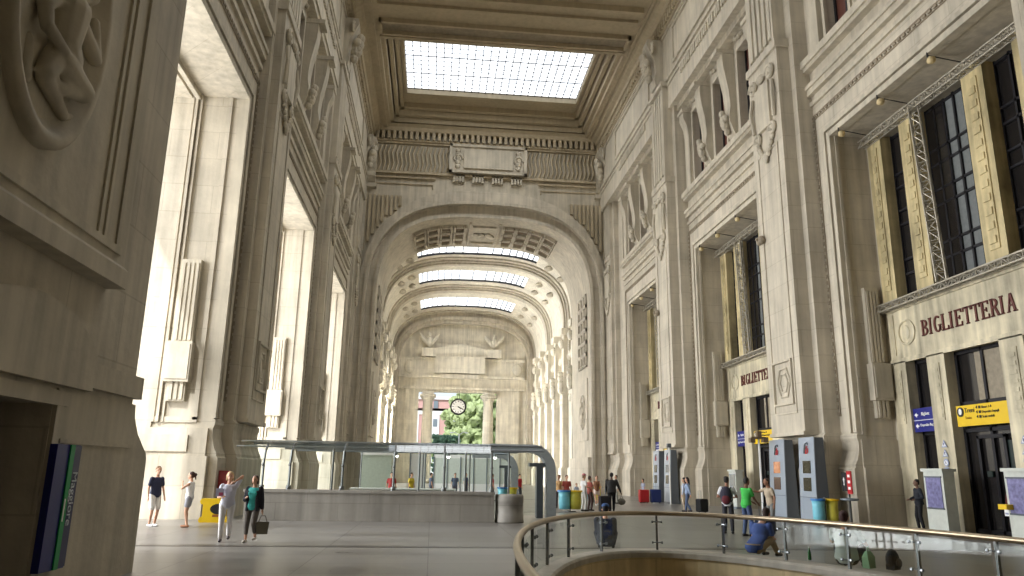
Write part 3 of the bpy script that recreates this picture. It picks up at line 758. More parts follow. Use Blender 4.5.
# near arch (the photographer stands below it)
NX = -5.2
mb = MB()
mb.box(NX-4.5, NX, 10.95, Y0, 0, 27.5); mb.box(NX-4.5, NX, -6, 9.0, 0, 27.5); mb.box(NX-4.5, NX, 9.0, 10.95, 2.62, 27.5); mb.box(NX-4.5, NX-1.6, 9.0, 10.95, 0, 2.7)
mb.box(XL-1, NX, Y0-1.5, Y0, 27.5, 36.5)
near = mb.build('wall_near_left', STONE, None, kind='structure')
mb = MB()
def npr(y0, y1, prof): mb.rings([[(NX+d, yy, z) for d,z in prof] for yy in (y0,y1)])
# flared base course, ledges
basep = [(-.3,0),(.33,0),(.33,1.93),(.31,2.04),(.25,2.12),(.11,2.4),(.04,2.7),(.03,2.84),(-.3,2.84)]
mb2 = mb
flare = [(11.0,0),(14.62,0),(14.6,1.93),(14.55,2.03),(14.4,2.12),(14.05,2.35),(13.82,2.62),(13.78,2.84),(11.0,2.84)]
mb.rings([[(x, y_, z) for y_,z in flare] for x in (NX-4.4, NX+.03)])
mb.box(NX-.1, NX+.06, 11.2, 13.8, 2.1, 2.16)
npr(11.6, Y0+.07, [(-.2,2.93),(.12,2.93),(.12,3.3),(-.2,3.3)])
npr(2, 12.05, [(-.2,4.5),(.3,4.5),(.3,4.78),(.22,4.86),(.2,11.5),(-.2,11.5)])
npr(2, 11.8, [(.1,4.98),(.26,4.98),(.26,5.1),(.1,5.1)])
for yy in (10.95,11.15,11.6): mb.box(NX+.1, NX+.25, yy, yy+.08, 5.1, 11.49)
# arched hood over the door
for i in range(14):
    t0, t1 = i/14, (i+1)/14
    f = lambda t: (8.2+3.6*t, 3.42+.55*math.sin(PI*t)**.7 if 0 < t < 1 else 3.42)
    (ya,za),(yb,zb) = f(t0), f(t1)
    mb.rings([[(NX-.02, ya, 2.87),(NX+.13, ya, 2.87),(NX+.13, ya, za),(NX-.02, ya, za)], [(NX-.02, yb, 2.87),(NX+.13, yb, 2.87),(NX+.13, yb, zb),(NX-.02, yb, zb)]])
mb.box(NX-.1, NX+.07, 8.6, 11.3, 2.6, 2.8); mb.box(NX-.1, NX+.06, 10.97, 11.15, 0, 2.81)
mb.build('mouldings', STONE2, near)
mb = MB(); mb.box(NX-1.5, NX-1.4, 9.02, 10.93, 0, 2.6); mb.build('door_10', BLACK, None, kind='structure')  # black sheet stands in for the shade inside the doorway
mb = MB()
cy, cz = 8.98, 7.55
def oval(a_, b_, n=48): return [(cy+a_*math.cos(2*PI*i/n), cz+b_*math.sin(2*PI*i/n)) for i in range(n+1)]
prof = [(1.2,1.98,.1),(1.2,1.98,.24),(1.14,1.9,.3),(1.06,1.78,.27),(.98,1.68,.15),(.92,1.6,.13),(.84,1.5,.06),(.0,.0,.03)]
n = 48; rings = []
for (a_,b_,d_) in prof: rings.append([(NX+.1+d_, cy+a_*math.cos(2*PI*i/n), cz+b_*math.sin(2*PI*i/n)) for i in range(n)])
mb.rings(rings, cap=False); med = mb.build('relief_medallion', STONE2, None, True, label='large oval carved stone medallion with a seated figure on the dark pier at upper left', category='relief')

# hall shell over the photographer, shut by an added back wall
mb = MB(); mb.box(NX-4.5, 15, -6, Y0-.1, 27, 28); mb.build('ceiling_near', CEILM, None, kind='structure')
mb = MB(); mb.box(NX-4.5, 21, -7, -6, 0, 28); mb.build('wall_light_block', STONE, None, kind='structure')  # unseen wall added behind the camera to darken the near pier
mb = MB(); mb.box(14.6, 21, -6, Y0-.1, 0, 28); mb.box(14.6, 20.2, Y0-1.5, Y0, 0, 36.5); mb.build('wall_near_right', STONE, None, kind='structure')
mb = MB(); mb.box(XL-1, XR+1, Y0-1.5, Y0-.2, 27, 37); mb.build('wall_near_front', STONE2, None, kind='structure')

# ------------------------------------------------------------------ far hall
VX = 11.35
def VP(off=0): return arch_path(VX+off, 18.8, 26.9+off, 2.9, 48)
YE = 121.0
vs = [(80.9,85.8),(93.0,98.6),(108.4,115.2)]
mb = MB(); segs = [80.5]
for a,b in vs: segs += [a,b]
segs.append(YE)
pa, pb = VP(), VP(.8)
i0 = [i for i,(x,z) in enumerate(pa) if abs(x-CX) <= 7.4 and z > 20]
lo, hi = i0[0], i0[-1]
for k in range(len(segs)-1):
    if k % 2 == 0: strip(mb, pa[1:-1], pb[1:-1], segs[k], segs[k+1])
    else:
        strip(mb, pa[1:lo+1], pb[1:lo+1], segs[k], segs[k+1]); strip(mb, pa[hi:-1], pb[hi:-1], segs[k], segs[k+1])
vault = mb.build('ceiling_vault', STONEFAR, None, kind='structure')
mb = MB()
for (a,b) in ((86.8,90.2),(100.4,104.6),(117.4,YE)):
    strip(mb, VP(0), VP(-.35), a+.8, b-.8); strip(mb, VP(0), VP(-.55), a+1.3, b-1.3)
    strip(mb, VP(0), VP(-.18), a, b)
mb.build('vault_rib', STONE, vault)
for (a,b) in ((80.5,86.8),(90.2,100.4),(104.6,117.4)):      # sunken ornament either side of skylight
    mb = MB()
    for sg in (-1,1):
        for q,x in enumerate((8.2,9.6)):
            pts = [p_ for p_ in pa if abs((p_[0]-CX)*sg-x) < .5 and p_[1] > 20]
            if pts:
                X, Z = pts[0]
                for j in range(2):
                    yy = a+(b-a)*(.28+.42*j); mb.ell((X-sg*.1, yy, Z-.1), (.55,.8,.28), 10, 6); mb.tube([(X-sg*.1, yy-1.1, Z-.12),(X-sg*.1, yy+1.1, Z-.12)], .1, 5)
    mb.build('vault_ornament', STONE2, vault)
for (a,b) in vs:
    mb = MB(); strip(mb, VP(.3)[lo:hi+1], VP(.4)[lo:hi+1], a, b); sk = mb.build(window_root(), SKYGL, None, kind='structure')
    mb = MB(); 
    for i in range(lo, hi+1):
        (x,z) = VP(.25)[i]; mb.box(x-.05, x+.05, a, b, z-.1, z+.1)
    strip(mb, VP(0)[lo:hi+1], VP(.2)[lo:hi+1], b-.18, b); mb.build('glazing_bars', IRON, sk)
for sg,nm in ((1,'wall_far_right'),(-1,'wall_far_left')):
    Xw = CX+sg*(VX+.1)
    mb = MB()
    if sg > 0: mb.box(Xw, Xw+3, 80.5, YE, 0, 27)
    else:
        for (a,b) in ((80.5,84.5),(90.5,96),(102,107.5),(113.5,YE)): mb.box(Xw, Xw-3, a, b, 0, 27)
        mb.box(Xw, Xw-3, 80.5, YE, 14.5, 27)
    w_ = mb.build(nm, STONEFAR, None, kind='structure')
    for q in range(6):
        yy = 82+q*6.1
        mb = MB(); mb.box(Xw-sg*1.0, Xw, yy-.9, yy+.9, 0, 10.8); mb.box(Xw-sg*.8, Xw, yy-.6, yy+.6, 10.8, 18.6); mb.box(Xw-sg*1.15, Xw, yy-1.05, yy+1.05, 0, 2.4); mb.box(Xw-sg*1.1, Xw, yy-1, yy+1, 17.9, 18.7)
        bust_c = (Xw-sg*1.0, yy, 12.2)
        for (dz,r_) in ((0,.55),(.7,.42),(1.25,.3),(-.6,.6)): mb.ell((bust_c[0], yy, 12+dz), (.45,r_,r_), 8, 6)
        mb.ell((Xw-sg*.95, yy, 16.9), (.4,.6,.6), 8, 6); mb.ell((Xw-sg*.95, yy, 9.9), (.3,.6,.5), 8, 6)
        mb.build('pilaster', STONEFAR, w_)
        mb = MB(); mb.box(Xw-sg*.2, Xw, yy+1.4, yy+4.7, 13.6, 13.9); mb.box(Xw-sg*.3, Xw, yy+1.2, yy+4.9, 7.0, 7.4)
        for k_ in range(5): mb.ell((Xw-sg*.3, yy+1.6+k_*.7, 15.2+.25*(k_%2)), (.3,.36,.42), 8, 6)
        mb.build('carved_relief', STONEFAR, w_)
        if sg > 0:
            mb = MB(); mb.box(Xw-.06, Xw+.02, yy+2.2, yy+3.9, 8.2, 13.2); o = mb.build(window_root(), DARKW, None, kind='structure')
            mb = MB(); mb.box(Xw-.12, Xw-.04, yy+3.0, yy+3.1, 8.2, 13.2); mb.box(Xw-.12, Xw-.04, yy+2.2, yy+3.9, 11.2, 11.3); mb.build('window_frame', IRON, o)
# end wall
mb = MB()
ox0, ox1, oz = -2.5, 9.9, 14.0
mb.box(CX-12.5, ox0, YE-1.2, YE, 0, 27.8); mb.box(ox1, CX+12.5, YE-1.2, YE, 0, 27.8); mb.box(ox0, ox1, YE-1.2, YE, oz, 27.8)
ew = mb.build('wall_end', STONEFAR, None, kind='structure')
ye = YE-1.2
mb = MB()
for (z0,z1,d) in ((14.4,14.8,.5),(16.2,16.6,.9),(19.0,19.4,.6)): mb.box(CX-10.4, CX+9.8, ye-d, ye, z0, z1)
mb.box(CX-10.2, CX+9.6, ye-.5, ye, 16.6, 19.0); mb.box(-.1, 7.8, ye-1.5, ye, 16.9, 19.5); mb.box(1.0, 6.9, ye-1.3, ye, 16.1, 16.7)
mb.rings([[(x, yy, z) for x,z in ((-1.6,19.5),(9.4,19.5),(8.6,20.6),(3.9,21.7),(-.8,20.6))] for yy in (ye-1.0,ye)])
for sg in (-1,1):
    X = CX-.4+sg*5.2
    mb.box(X-1.1, X+1.1, ye-1.5, ye, 19.5, 20.8)
    mb.ell((X, ye-.7, 21.9), (.6,.4,.9), 10, 7); mb.ell((X, ye-.8, 23.0), (.3,.3,.4), 8, 6)
    for s2 in (-1,1): mb.tube([(X+s2*.3,ye-.7,21.6),(X+s2*1.2,ye-.7,22.6),(X+s2*1.5,ye-.7,23.2)], [.35,.3,.12], 8)
    mb.ell((CX+sg*8.6, ye-.6, 17.8), (.8,.25,1.0), 10, 6)
x = CX-8
while x < CX+8: mb.box(x, x+.16, ye-.15, ye, 21.9, 24.4); x += .45
for sg in (-1,1): mb.box(CX+sg*8.4, CX+sg*9.0, ye-.3, ye, 0, 14.4); mb.box(CX+sg*10.9, CX+sg*10.3, ye-.6, ye, 0, 20)
mb.build('entablature', STONEFAR, ew)
mb = MB(); strip(mb, arch_path(10.2,18,24.9,2.8), arch_path(11.7,18,26.95,2.8), ye-1.4, ye); strip(mb, arch_path(10.6,18,25.4,2.8), arch_path(11,18,26,2.8), ye-1.8, ye-1.4); mb.build('arch_ring', STONE, ew)
for X in (-1.0, 8.6):
    mb = MB(); mb.lathe([(1.15,0),(1.15,.5),(.95,.7),(.86,1.2),(.84,8),(.76,12.6),(.95,12.8),(1.05,13.0),(1.1,13.2)], X, ye+.5, 0, 28); mb.box(X-1.25, X+1.25, ye-.7, ye+1.7, 13.2, 13.6); mb.box(X-.9,X+.9,ye-.6,ye+1.2,13.6,14.1)
    mb.build('column', STONEFAR, ew, True)
# clock
ck = root('hanging_clock', (3.78, ye-1.1, 11.65), label='round black-rimmed clock hanging in the bright far doorway', category='clock')
mb = MB(); mb.lathe([(1.0,-.1),(1.32,-.1),(1.32,.1),(1.0,.1)], 0,0,0, 10, 'y'); mb.build('rim', BLACK, ck)
mb = MB(); mb.lathe([(1.03,-.12),(1.03,.09)], 0,0,0, 32, 'y'); mb.build('dial', WHITE, ck)
for h in range(12):
    a = h*PI/6; c, s_ = math.sin(a), math.cos(a)
    mb = MB(); mb.tube([(c*.74,-.15,s_*.74),(c*.93,-.15,s_*.93)], .07, 4); mb.build('hour_mark', BLACK, ck)
mb = MB(); mb.tube([(-.1,-.17,.05),(.72,-.17,-.36)], .08, 4); mb.build('minute_hand', BLACK, ck)
mb = MB(); mb.tube([(-.1,-.2,.03),(.45,-.2,-.3)], .1, 4); mb.build('hour_hand', BLACK, ck)
mb = MB(); mb.tube([(-.12,0,1.2),(-.12,0,2.5)], .04, 6); mb.tube([(.12,0,1.2),(.12,0,2.5)], .04, 6); mb.build('hanger', IRON, ck)

# ------------------------------------------------------------------ outside world beyond the far doorway
mb = MB(); mb.box(-120, 160, 124, 400, -.2, 0); mb.build('ground_outside', plain('pale_asphalt',(170,168,160),.8), None, kind='structure')
mb = MB(); mb.box(-120,-60,-20,124,-.2,0); mb.build('ground_outside', plain('pale_paving',(190,186,176),.8), None, kind='structure')
bd = root('apartment_building', (-3.2,172,0), label='pink brick and white building seen through the far doorway', category='building')
mb = MB(); mb.box(-9,7.6,0,10,0,15.6); mb.build('wall', BRICKP, bd)
mb = MB()
for x in (-6,-1,3.6): mb.box(x-.9,x+.9,-.3,0,0,14.6)
mb.box(-9.2,7.8,-.35,0,14.2,15.0); mb.box(-9.2,7.8,-.5,0,17.6,18.3); mb.box(-9.2,-8.4,-.2,0,0,15); mb.box(6.9,7.8,-.2,0,0,15)
mb.build('white_trim', WHITE, bd)
mb = MB(); mb.box(-9,7.6,0,10,15.0,18); mb.build('attic', BRICKP, bd)
for x in (-6,-1,3.6):
    for z in (4.5,8,11.5,15.6):
        mb = MB(); mb.box(x-.5,x+.5,-.36,-.28,z,z+1.7); mb.build('window', GREYMET, bd)
tb = root('office_block', (8,215,0), label='tall pale grey glass block behind the pink building', category='building')
mb = MB(); mb.box(-26,12,0,12,0,30); mb.build('wall', plain('pale_block',(190,198,205),.6), tb)
for z in range(18,29,3):
    mb = MB(); mb.box(-25,11,-.2,0,z,z+1.5); mb.build('window_row', TERRA, tb)
def tree(X,Y,h,r,mat,label,nb=26):
    nb = nb*12
    t = root('tree', (X,Y,0), label=label, category='tree', group='trees beyond the far doorway')
    mb = MB(); mb.tube([(0,0,0),(.2,0,h*.35),(0,.1,h*.6)], [.5,.35,.2], 8); mb.build('trunk', DARKST, t)
    bm = bmesh.new()
    for i in range(nb):
        a, b_ = random.uniform(0,2*PI), random.uniform(-.75,1); rr = r*random.uniform(.2,1.0)
        c = Vector((math.cos(a)*rr, math.sin(a)*rr, h*.52+b_*h*.42)); s_ = r*random.uniform(.07,.15)
        res = bmesh.ops.create_icosphere(bm, subdivisions=2, radius=s_, matrix=Matrix.Translation(c))
        for v in res['verts']: v.co += (v.co-c).normalized()*random.uniform(-.45,.5)*s_
    me = bpy.data.meshes.new('foliage'); bm.to_mesh(me); bm.free(); me.materials.append(mat)
    o = bpy.data.objects.new('foliage', me); COL.objects.link(o); o.parent = t
tree(9.3,153,18.5,7.4,FOL1,'tall light green leafy tree filling the right of the far doorway',34)
tree(21,166,21,6.0,FOL1,'light green tree behind the right-hand column of the far doorway')
tree(2.6,140,8.6,2.6,FOL2,'small dark green tree in the middle of the far doorway')
tree(-1.6,160,9,2.0,FOL1,'slim pale green tree left of the building front in the far doorway',12)
tree(9.0,138.5,6.0,2.9,FOL1,'low bushy light green tree behind the street lamp')
sl = root('street_lamp', (4.6,135,0), label='pale two-armed street lamp in front of the trees', category='street lamp')
mb = MB(); mb.tube([(0,0,0),(0,0,8.2)], .1, 8); mb.build('pole', WHITE, sl)
for sg in (-1,1):
    mb = MB(); mb.tube([(0,0,8.1),(sg*.8,0,8.6),(sg*1.2,0,8.5)], .06, 6); mb.ell((sg*1.35,0,8.45),(.35,.16,.1),8,6); mb.build('arm', WHITE, sl)
mb = MB(); mb.box(-8,18,128,128.3,0,1.0); mb.build('hedge', FOL2, None, label='low dark green hedge outside the far doorway', category='hedge')

# ------------------------------------------------------------------ stair well with curb and curved balustrade
def ering(mb, prof, n=96, cx=4.88, cy=6.1):
    """prof: closed list of (a,b,z)"""
    rings = [[(cx+a*math.cos(2*PI*i/n), cy+b*math.sin(2*PI*i/n), z) for (a,b,z) in prof] for i in range(n)]
    b0 = len(mb.v); m = len(prof)
    for r in rings: mb.v += r
    for i in range(n):
        j = (i+1) % n
        for k in range(m):
            l = (k+1) % m; mb.face((b0+i*m+k, b0+j*m+k, b0+j*m+l, b0+i*m+l))
mb = MB(); ering(mb, [(4.32,11.57,-.4),(4.32,11.57,.14),(4.30,11.55,.17),(3.66,10.98,.17),(3.62,10.94,.13),(3.62,10.94,.03),(3.72,11.04,.03),(3.72,11.04,-.4)]); mb.build('trim_1', CURBM, None, True if False else False, kind='structure')
mb = MB(); ering(mb, [(3.76,11.06,.04),(3.70,11.0,.04),(3.70,11.0,-5),(3.76,11.06,-5)]); mb.build('wall_stairwell', WELLM, None, kind='structure')
mb = MB(); mb.v += ellipse(3.8,11.1,96,-4.9); mb.face(range(96)); mb.build('floor_stairwell', CURBM, None, kind='structure')
bal = root('glass_balustrade', (4.88,6.1,.17), label='curved glass balustrade with a round handrail around the stairwell opening', category='balustrade')
ra, rb = 4.0, 11.2
N = 128; mb = MB(); pts = [(ra*math.cos(2*PI*i/N), rb*math.sin(2*PI*i/N), .78) for i in range(N)]
rings = []
for i in range(N):
    t = (Vector(pts[(i+1)%N])-Vector(pts[i-1])).normalized(); u = Vector((t.y,-t.x,0)); 
    rings.append([Vector(pts[i])+u*.05*math.cos(2*PI*k/10)+Vector((0,0,.05*math.sin(2*PI*k/10))) for k in range(10)])
rings.append(rings[0]); mb.rings(rings, cap=False); mb.build('handrail', RAILM, bal, True)
# posts at equal arc lengths
fine = [(ra*math.cos(2*PI*i/2000), rb*math.sin(2*PI*i/2000), i/2000*2*PI) for i in range(2001)]
L = [0]
for i in range(2000): L.append(L[-1]+math.hypot(fine[i+1][0]-fine[i][0], fine[i+1][1]-fine[i][1]))
npost = int(round(L[-1]/1.5)); off = .35
angs = []
for k in range(npost):
    s = ((k+off)/npost)*L[-1]
    i = next(i for i in range(2000) if L[i+1] >= s); angs.append(fine[i][2])
for k,a in enumerate(angs):
    t = Vector((-ra*math.sin(a), rb*math.cos(a), 0)).normalized(); u = Vector((t.y,-t.x,0)); p = Vector((ra*math.cos(a), rb*math.sin(a), 0))
    mb = MB(); f = lambda q,w,z: p+t*q+u*w+Vector((0,0,z))
    mb.rings([[f(-.022,-.02,0),f(.022,-.02,0),f(.022,.03,0),f(-.022,.03,0)], [f(-.022,-.02,.75),f(.022,-.02,.75),f(.022,.03,.75),f(-.022,.03,.75)]])
    po = mb.build('post', RAILG, bal)
    for z in (.6,.16):
        mb = MB(); mb.tube([f(-.12,-.055,z), f(-.085,-.055,z), f(-.084,-.055,z), f(0,-.03,z), f(.084,-.055,z), f(.085,-.055,z), f(.12,-.055,z)], [.03,.03,.013,.013,.013,.03,.03], 7); mb.build('clamp', STEEL, po)
    a2 = angs[(k+1)%npost]
    if a2 < a: a2 += 2*PI
    mb = MB(); m = 6; g = .012
    A0 = a+(a2-a)*.03; A1 = a2-(a2-a)*.03; R = []
    for i in range(m+1):
        aa = A0+(A1-A0)*i/m; q = Vector(((ra-.07)*math.cos(aa), (rb-.07)*math.sin(aa), 0))
        R.append([q+Vector((0,0,.04)), q+Vector((0,0,.7))])
    b0 = len(mb.v)
    for r in R: mb.v += [tuple(x) for x in r]
    for i in range(m): mb.face((b0+2*i, b0+2*i+2, b0+2*i+3, b0+2*i+1))
    mb.build('glass_panel', GLASSG, bal)

# ------------------------------------------------------------------ parapet and glass canopy (middle left)
PY = 28.6
mb = MB(); mb.box(-6.6, 2.35, PY, PY+.55, 0, .98); mb.box(-6.66, 2.37, PY-.06, PY+.6, .98, 1.08); mb.box(-6.6,2.35,PY-.04,PY,0,.06)
mb.build('parapet_wall', GREYST, None, label='long low grey granite parapet below the glass screen', category='parapet')
mb = MB(); mb.lathe([(.54,0),(.55,.04),(.53,.12),(.53,.3),(.52,.31),(.52,.7),(.53,.71),(.53,.92),(.51,1.0),(.0,1.01)], 2.94, PY+.32, 0, 36)
mb.build('stone_bollard', GREYST, None, True, label='round grey stone drum at the right end of the parapet', category='bollard')
can = root('glass_canopy', (0,0,0), label='long glass and steel canopy with curved frames behind the grey parapet', category='canopy')
zt = 2.78
for i,x in enumerate((-6.1,-5.15,-3.25,-1.38,.48,2.25)):
    mb = MB(); sx = 0
    pts = [(x,PY+.28,1.08),(x,PY+.3,2.1),(x,PY+.45,2.45),(x,PY+.8,2.68),(x,PY+1.5,2.8),(x,PY+3.6,2.86)]
    mb.tube(pts, .045, 8); mb.lathe([(.09,0),(.09,.14)], x, PY+.28, 1.08, 10); mb.ell((x,PY+.2,1.95),(.06,.06,.06),8,6); mb.ell((x,PY+.2,1.15),(.06,.06,.06),8,6)
    mb.build('frame_post', RAILG, can)
for (y,z,r) in ((PY+.62,2.6,.035),(PY+1.3,2.8,.045),(PY+3.4,2.86,.07)):
    mb = MB(); mb.tube([(-7.2,y,z),(4.3,y,z)], r, 8); mb.build('rail', STEEL, can)
mb = MB(); mb.box(-7.2, 4.4, PY+3.3, PY+3.4, 2.74, 2.84); mb.build('beam', GREYMET, can)
for x0,x1 in zip((-6.95,-6.1,-5.15,-3.25,-1.38,.48),(-6.1,-5.15,-3.25,-1.38,.48,2.25)):
    mb = MB(); P = [(PY+.22,1.12),(PY+.24,2.1),(PY+.39,2.48),(PY+.76,2.74),(PY+1.5,2.86)]
    b0 = len(mb.v)
    for (y,z) in P: mb.v += [(x0+.03,y,z),(x1-.03,y,z)]
    for i in range(4): mb.face((b0+2*i,b0+2*i+1,b0+2*i+3,b0+2*i+2))
    mb.build('glass_pane', GLASSG, can)
mb = MB(); mb.v += [(-7.2,PY+1.5,2.87),(4.3,PY+1.5,2.87),(4.3,PY+16,2.9),(-7.2,PY+16,2.9)]; mb.face((0,1,2,3)); mb.build('roof_glass', GLASSG, can)
for y in (PY+6.5,PY+10,PY+13.5):
    mb = MB(); mb.tube([(-7.2,y,2.78),(4.3,y,2.78)], .05, 6); mb.build('rail', STEEL, can)
for y in (32.0, 46.0):           # curved end bands
    mb = MB(); P = []
    for i in range(13):
        t = PI/2*i/12; P.append((4.15+1.0*math.sin(t), 1.9+1.05*math.cos(t)))
    outer = [(2.4,2.95)]+P+[(5.15,0)]
    inner = [(2.4,2.62)]+[(4.1+.68*math.sin(PI/2*i/12), 1.85+.76*math.cos(PI/2*i/12)) for i in range(13)]+[(4.78,0)]
    for i in range(len(outer)-1):
        q = [outer[i],outer[i+1],inner[i+1],inner[i]]
        mb.rings([[(x,yy,z) for x,z in q] for yy in (y-.3,y+.3)])
    mb.build('end_band', plain('pale_steel_band',(158,164,168),.4,.2), can)
    mb = MB(); mb.box(4.35,4.62,y-.25,y+.2,0,2.05); mb.box(4.05,4.75,y-.2,y+.2,2.05,2.2); mb.build('door_frame', plain('dark_grey_frame',(74,80,86),.4), can)
for (x,y) in ((3.2,31.9),(-4.0,32.0),(-.5,32.0),(1.4,32.0),(-4.0,44.6),(-.5,44.6),(2.2,44.6)):
    mb = MB(); mb.tube([(x,y,0),(x,y,2.8)], .04, 8); mb.build('inner_post', RAILG, can)
mb = MB()
for x0,x1 in ((2.4,3.2),(3.25,4.3)): mb.v += [(x0,31.9,.1),(x1,31.9,.1),(x1,31.9,2.6),(x0,31.9,2.6)]; b0=len(mb.v)-4; mb.face((b0,b0+1,b0+2,b0+3))
mb.build('side_glass', GLASSG, can)
LAMP = plain('lit_spot', (255,250,240), emit=14)
for i,(px_,lab) in enumerate(((-1.6,'leftmost'),(.75,'middle'),(2.9,'rightmost'))):
    r = root('spot_light', (px_, 35.4, 2.6), label='small glowing spotlight under the canopy roof, %s of three' % lab, category='lamp')
    mb = MB(); mb.lathe([(.05,0),(.07,-.1),(.06,-.14)], 0,0,0,10); mb.build('housing', STEEL, r)
    mb = MB(); mb.ell((0,0,-.16),(.07,.07,.05),10,6); mb.build('bulb', LAMP, r, True)
# shop counters and glazed booth seen through the canopy
booth = root('glazed_booth', (3.6,66,0), label='pale glazed booth with white top seen through the canopy glass', category='booth')
mb = MB(); mb.box(-3.4,3.4,0,2.6,2.9,3.2); mb.box(-3.4,3.4,0,.1,0,.8); mb.build('frame', WHITE, booth)
for i in range(6):
    mb = MB(); x = -3.4+i*1.13; mb.box(x+.04,x+1.09,0,.03,.8,2.9); mb.build('pane', plain('pale_green_pane',(206,214,206),.2,var=.06), booth)
for i in range(7):
    mb = MB(); x = -3.4+i*1.13; mb.box(x-.04,x+.04,-.04,.06,0,3.0); mb.build('post', GREYMET, booth)
booth2 = root('glazed_booth', (-4.1,58,0), label='smaller pale booth left of the doorway seen through the canopy glass', category='booth')
mb = MB(); mb.box(-1.1,1.1,0,2,0,2.9); mb.build('cabin', plain('pale_green_wall',(190,200,186),.5), booth2)
mb = MB(); mb.box(-1.2,1.2,-.1,2.1,2.9,3.1); mb.build('roof', WHITE, booth2)
kb = root('white_display', (-1.0,56,0), label='bright white display panel beside the glazed booth', category='display')
mb = MB(); mb.box(-.5,.5,0,.2,0,3.0); mb.build('panel', WHITE, kb); mb = MB(); mb.box(-.6,-.5,-.1,.3,0,3.1); mb.box(.5,.6,-.1,.3,0,3.1); mb.build('frame', GREYMET, kb)
lc = root('service_counter', (-.4,40,0), label='low pale counter behind the parapet glass', category='counter')
mb = MB(); mb.box(-3.6,1.6,0,.7,0,.85); mb.build('body', GREYST, lc); mb = MB(); mb.box(-3.7,1.7,-.1,.8,.85,.92); mb.build('top', WHITE, lc)

# ------------------------------------------------------------------ totems beside the piers
def fs_logo(parent, y, z, x):
    # italic pair of interlocked strokes, green/white/red
    def s_(mat, pts, w):
        mb = MB()
        for i in range(len(pts)-1):
            (a,b),(c,d) = pts[i],pts[i+1]
            mb.prism([(a-w,b),(a+w,b),(c+w,d),(c-w,d)], lambda u,v,ww: (x-ww, y-u, z+v), 0, .012)
        return mb.build('logo_stroke', mat, parent)
    s_(plain('logo_dark',(38,52,62)), [(-.16,-.2),(-.08,.1),(.0,.2),(.16,.24)], .04); s_(plain('logo_dark',(38,52,62)), [(.16,.24),(.2,.14)], .03)
    s_(RED, [(-.02,-.22),(.06,.02),(.1,.08),(.2,.1)], .04); s_(RED, [(.06,-.22),(.16,-.14),(.18,0)], .035); s_(plain('logo_green',(40,110,90)), [(-.1,-.02),(.06,.04)], .05)
def totem(y0, y1, x, label, scr, scr2, grp):
    yc = (y0+y1)/2; w = (y1-y0)/2
    t = root('information_totem', (x, yc, 0), label=label, category='totem', group=grp)
    mb = MB()
    mb.rings([[(-.0,-w,.0),(-.0,w,.0),(.55,w,.0),(.55,-w,.0)], [(.12,-w*.9,3.38),(.12,w*.9,3.38),(.5,w*.9,3.38),(.5,-w*.9,3.38)]])
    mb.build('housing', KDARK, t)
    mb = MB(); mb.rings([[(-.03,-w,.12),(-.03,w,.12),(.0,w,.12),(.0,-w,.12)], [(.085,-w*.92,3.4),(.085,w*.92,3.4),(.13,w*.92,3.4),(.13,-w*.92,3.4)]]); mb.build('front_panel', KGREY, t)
    mb = MB(); mb.box(-.05,.6,-w-.03,w+.03,0,.12); mb.build('base', KDARK, t)
    for (z0,z1,m) in ((1.95,2.45,scr),(1.25,1.78,scr2)):
        mb = MB(); s0 = -.03+.115*(z0/3.4); s1 = -.03+.115*(z1/3.4)
        mb.rings([[(s0-.02,-.32,z0),(s0-.02,.32,z0),(s0+.03,.32,z0),(s0+.03,-.32,z0)], [(s1-.02,-.32,z1),(s1-.02,.32,z1),(s1+.03,.32,z1),(s1+.03,-.32,z1)]]); mb.build('screen', m, t)
    mb = MB(); mb.box(-.035,.0,-w*.9,w*.9,1.0,1.02); mb.build('seam', KDARK, t)
    fs_logo(t, 0, 2.95, .045)
    return t
totem(32.15,33.75,15.28,'grey leaning information totem with an orange notice, left one of the near pair',SCREENO,plain('brown_screen',(92,70,58),.2,var=.3),'grey information totems')
totem(29.5,30.9,15.28,'grey leaning information totem with red and black logo, right one of the near pair',SCREEN,SCREEN,'grey information totems')
totem(51.0,52.4,15.3,'grey totem standing left on the pier beyond the second ticket hall bay',SCREEN,SCREEN,'grey information totems')
totem(48.4,49.8,15.3,'grey totem with pale posters standing right on the pier beyond the second ticket hall bay',GREYW,SCREEN,'grey information totems')

def ticket_machine(y, x, label, scr, w=.55):
    t = root('ticket_machine', (x,y,0), label=label, category='machine', group='pale ticket machines')
    mb = MB(); mb.box(0,.42,-w,w,.08,2.12); mb.box(-.06,.48,-w-.06,w+.06,2.06,2.16); mb.build('cabinet', plain('cream_cabinet',(200,204,196),.5), t)
    mb = MB(); mb.box(-.08,.5,-w-.07,w+.07,0,.1); mb.build('base', GREYMET, t)
    mb = MB(); mb.box(-.03,.01,-w+.12,w-.12,.85,1.85); mb.build('screen', scr, t)
    mb = MB(); mb.box(-.04,.0,-w+.08,w-.08,.8,.85); mb.box(-.04,.0,-w+.08,w-.08,1.85,1.9); mb.build('screen_frame', KDARK, t)
    return t
ticket_machine(25.2,17.35,'cream ticket machine with lilac screen in front of the marble pier below the letters',POSTERM,.52)
ticket_machine(21.35,17.35,'cream ticket machine at the right edge of the picture',POSTERM,.5)
ticket_machine(43.2,17.35,'cream ticket machine in the second ticket hall bay',GREYW,.5)
mb = MB(); mb.box(17.1,17.35,21.6,21.95,.95,1.1); mb.build('handle_box', YEL, None, label='small yellow box on the edge of the rightmost ticket machine', category='box')
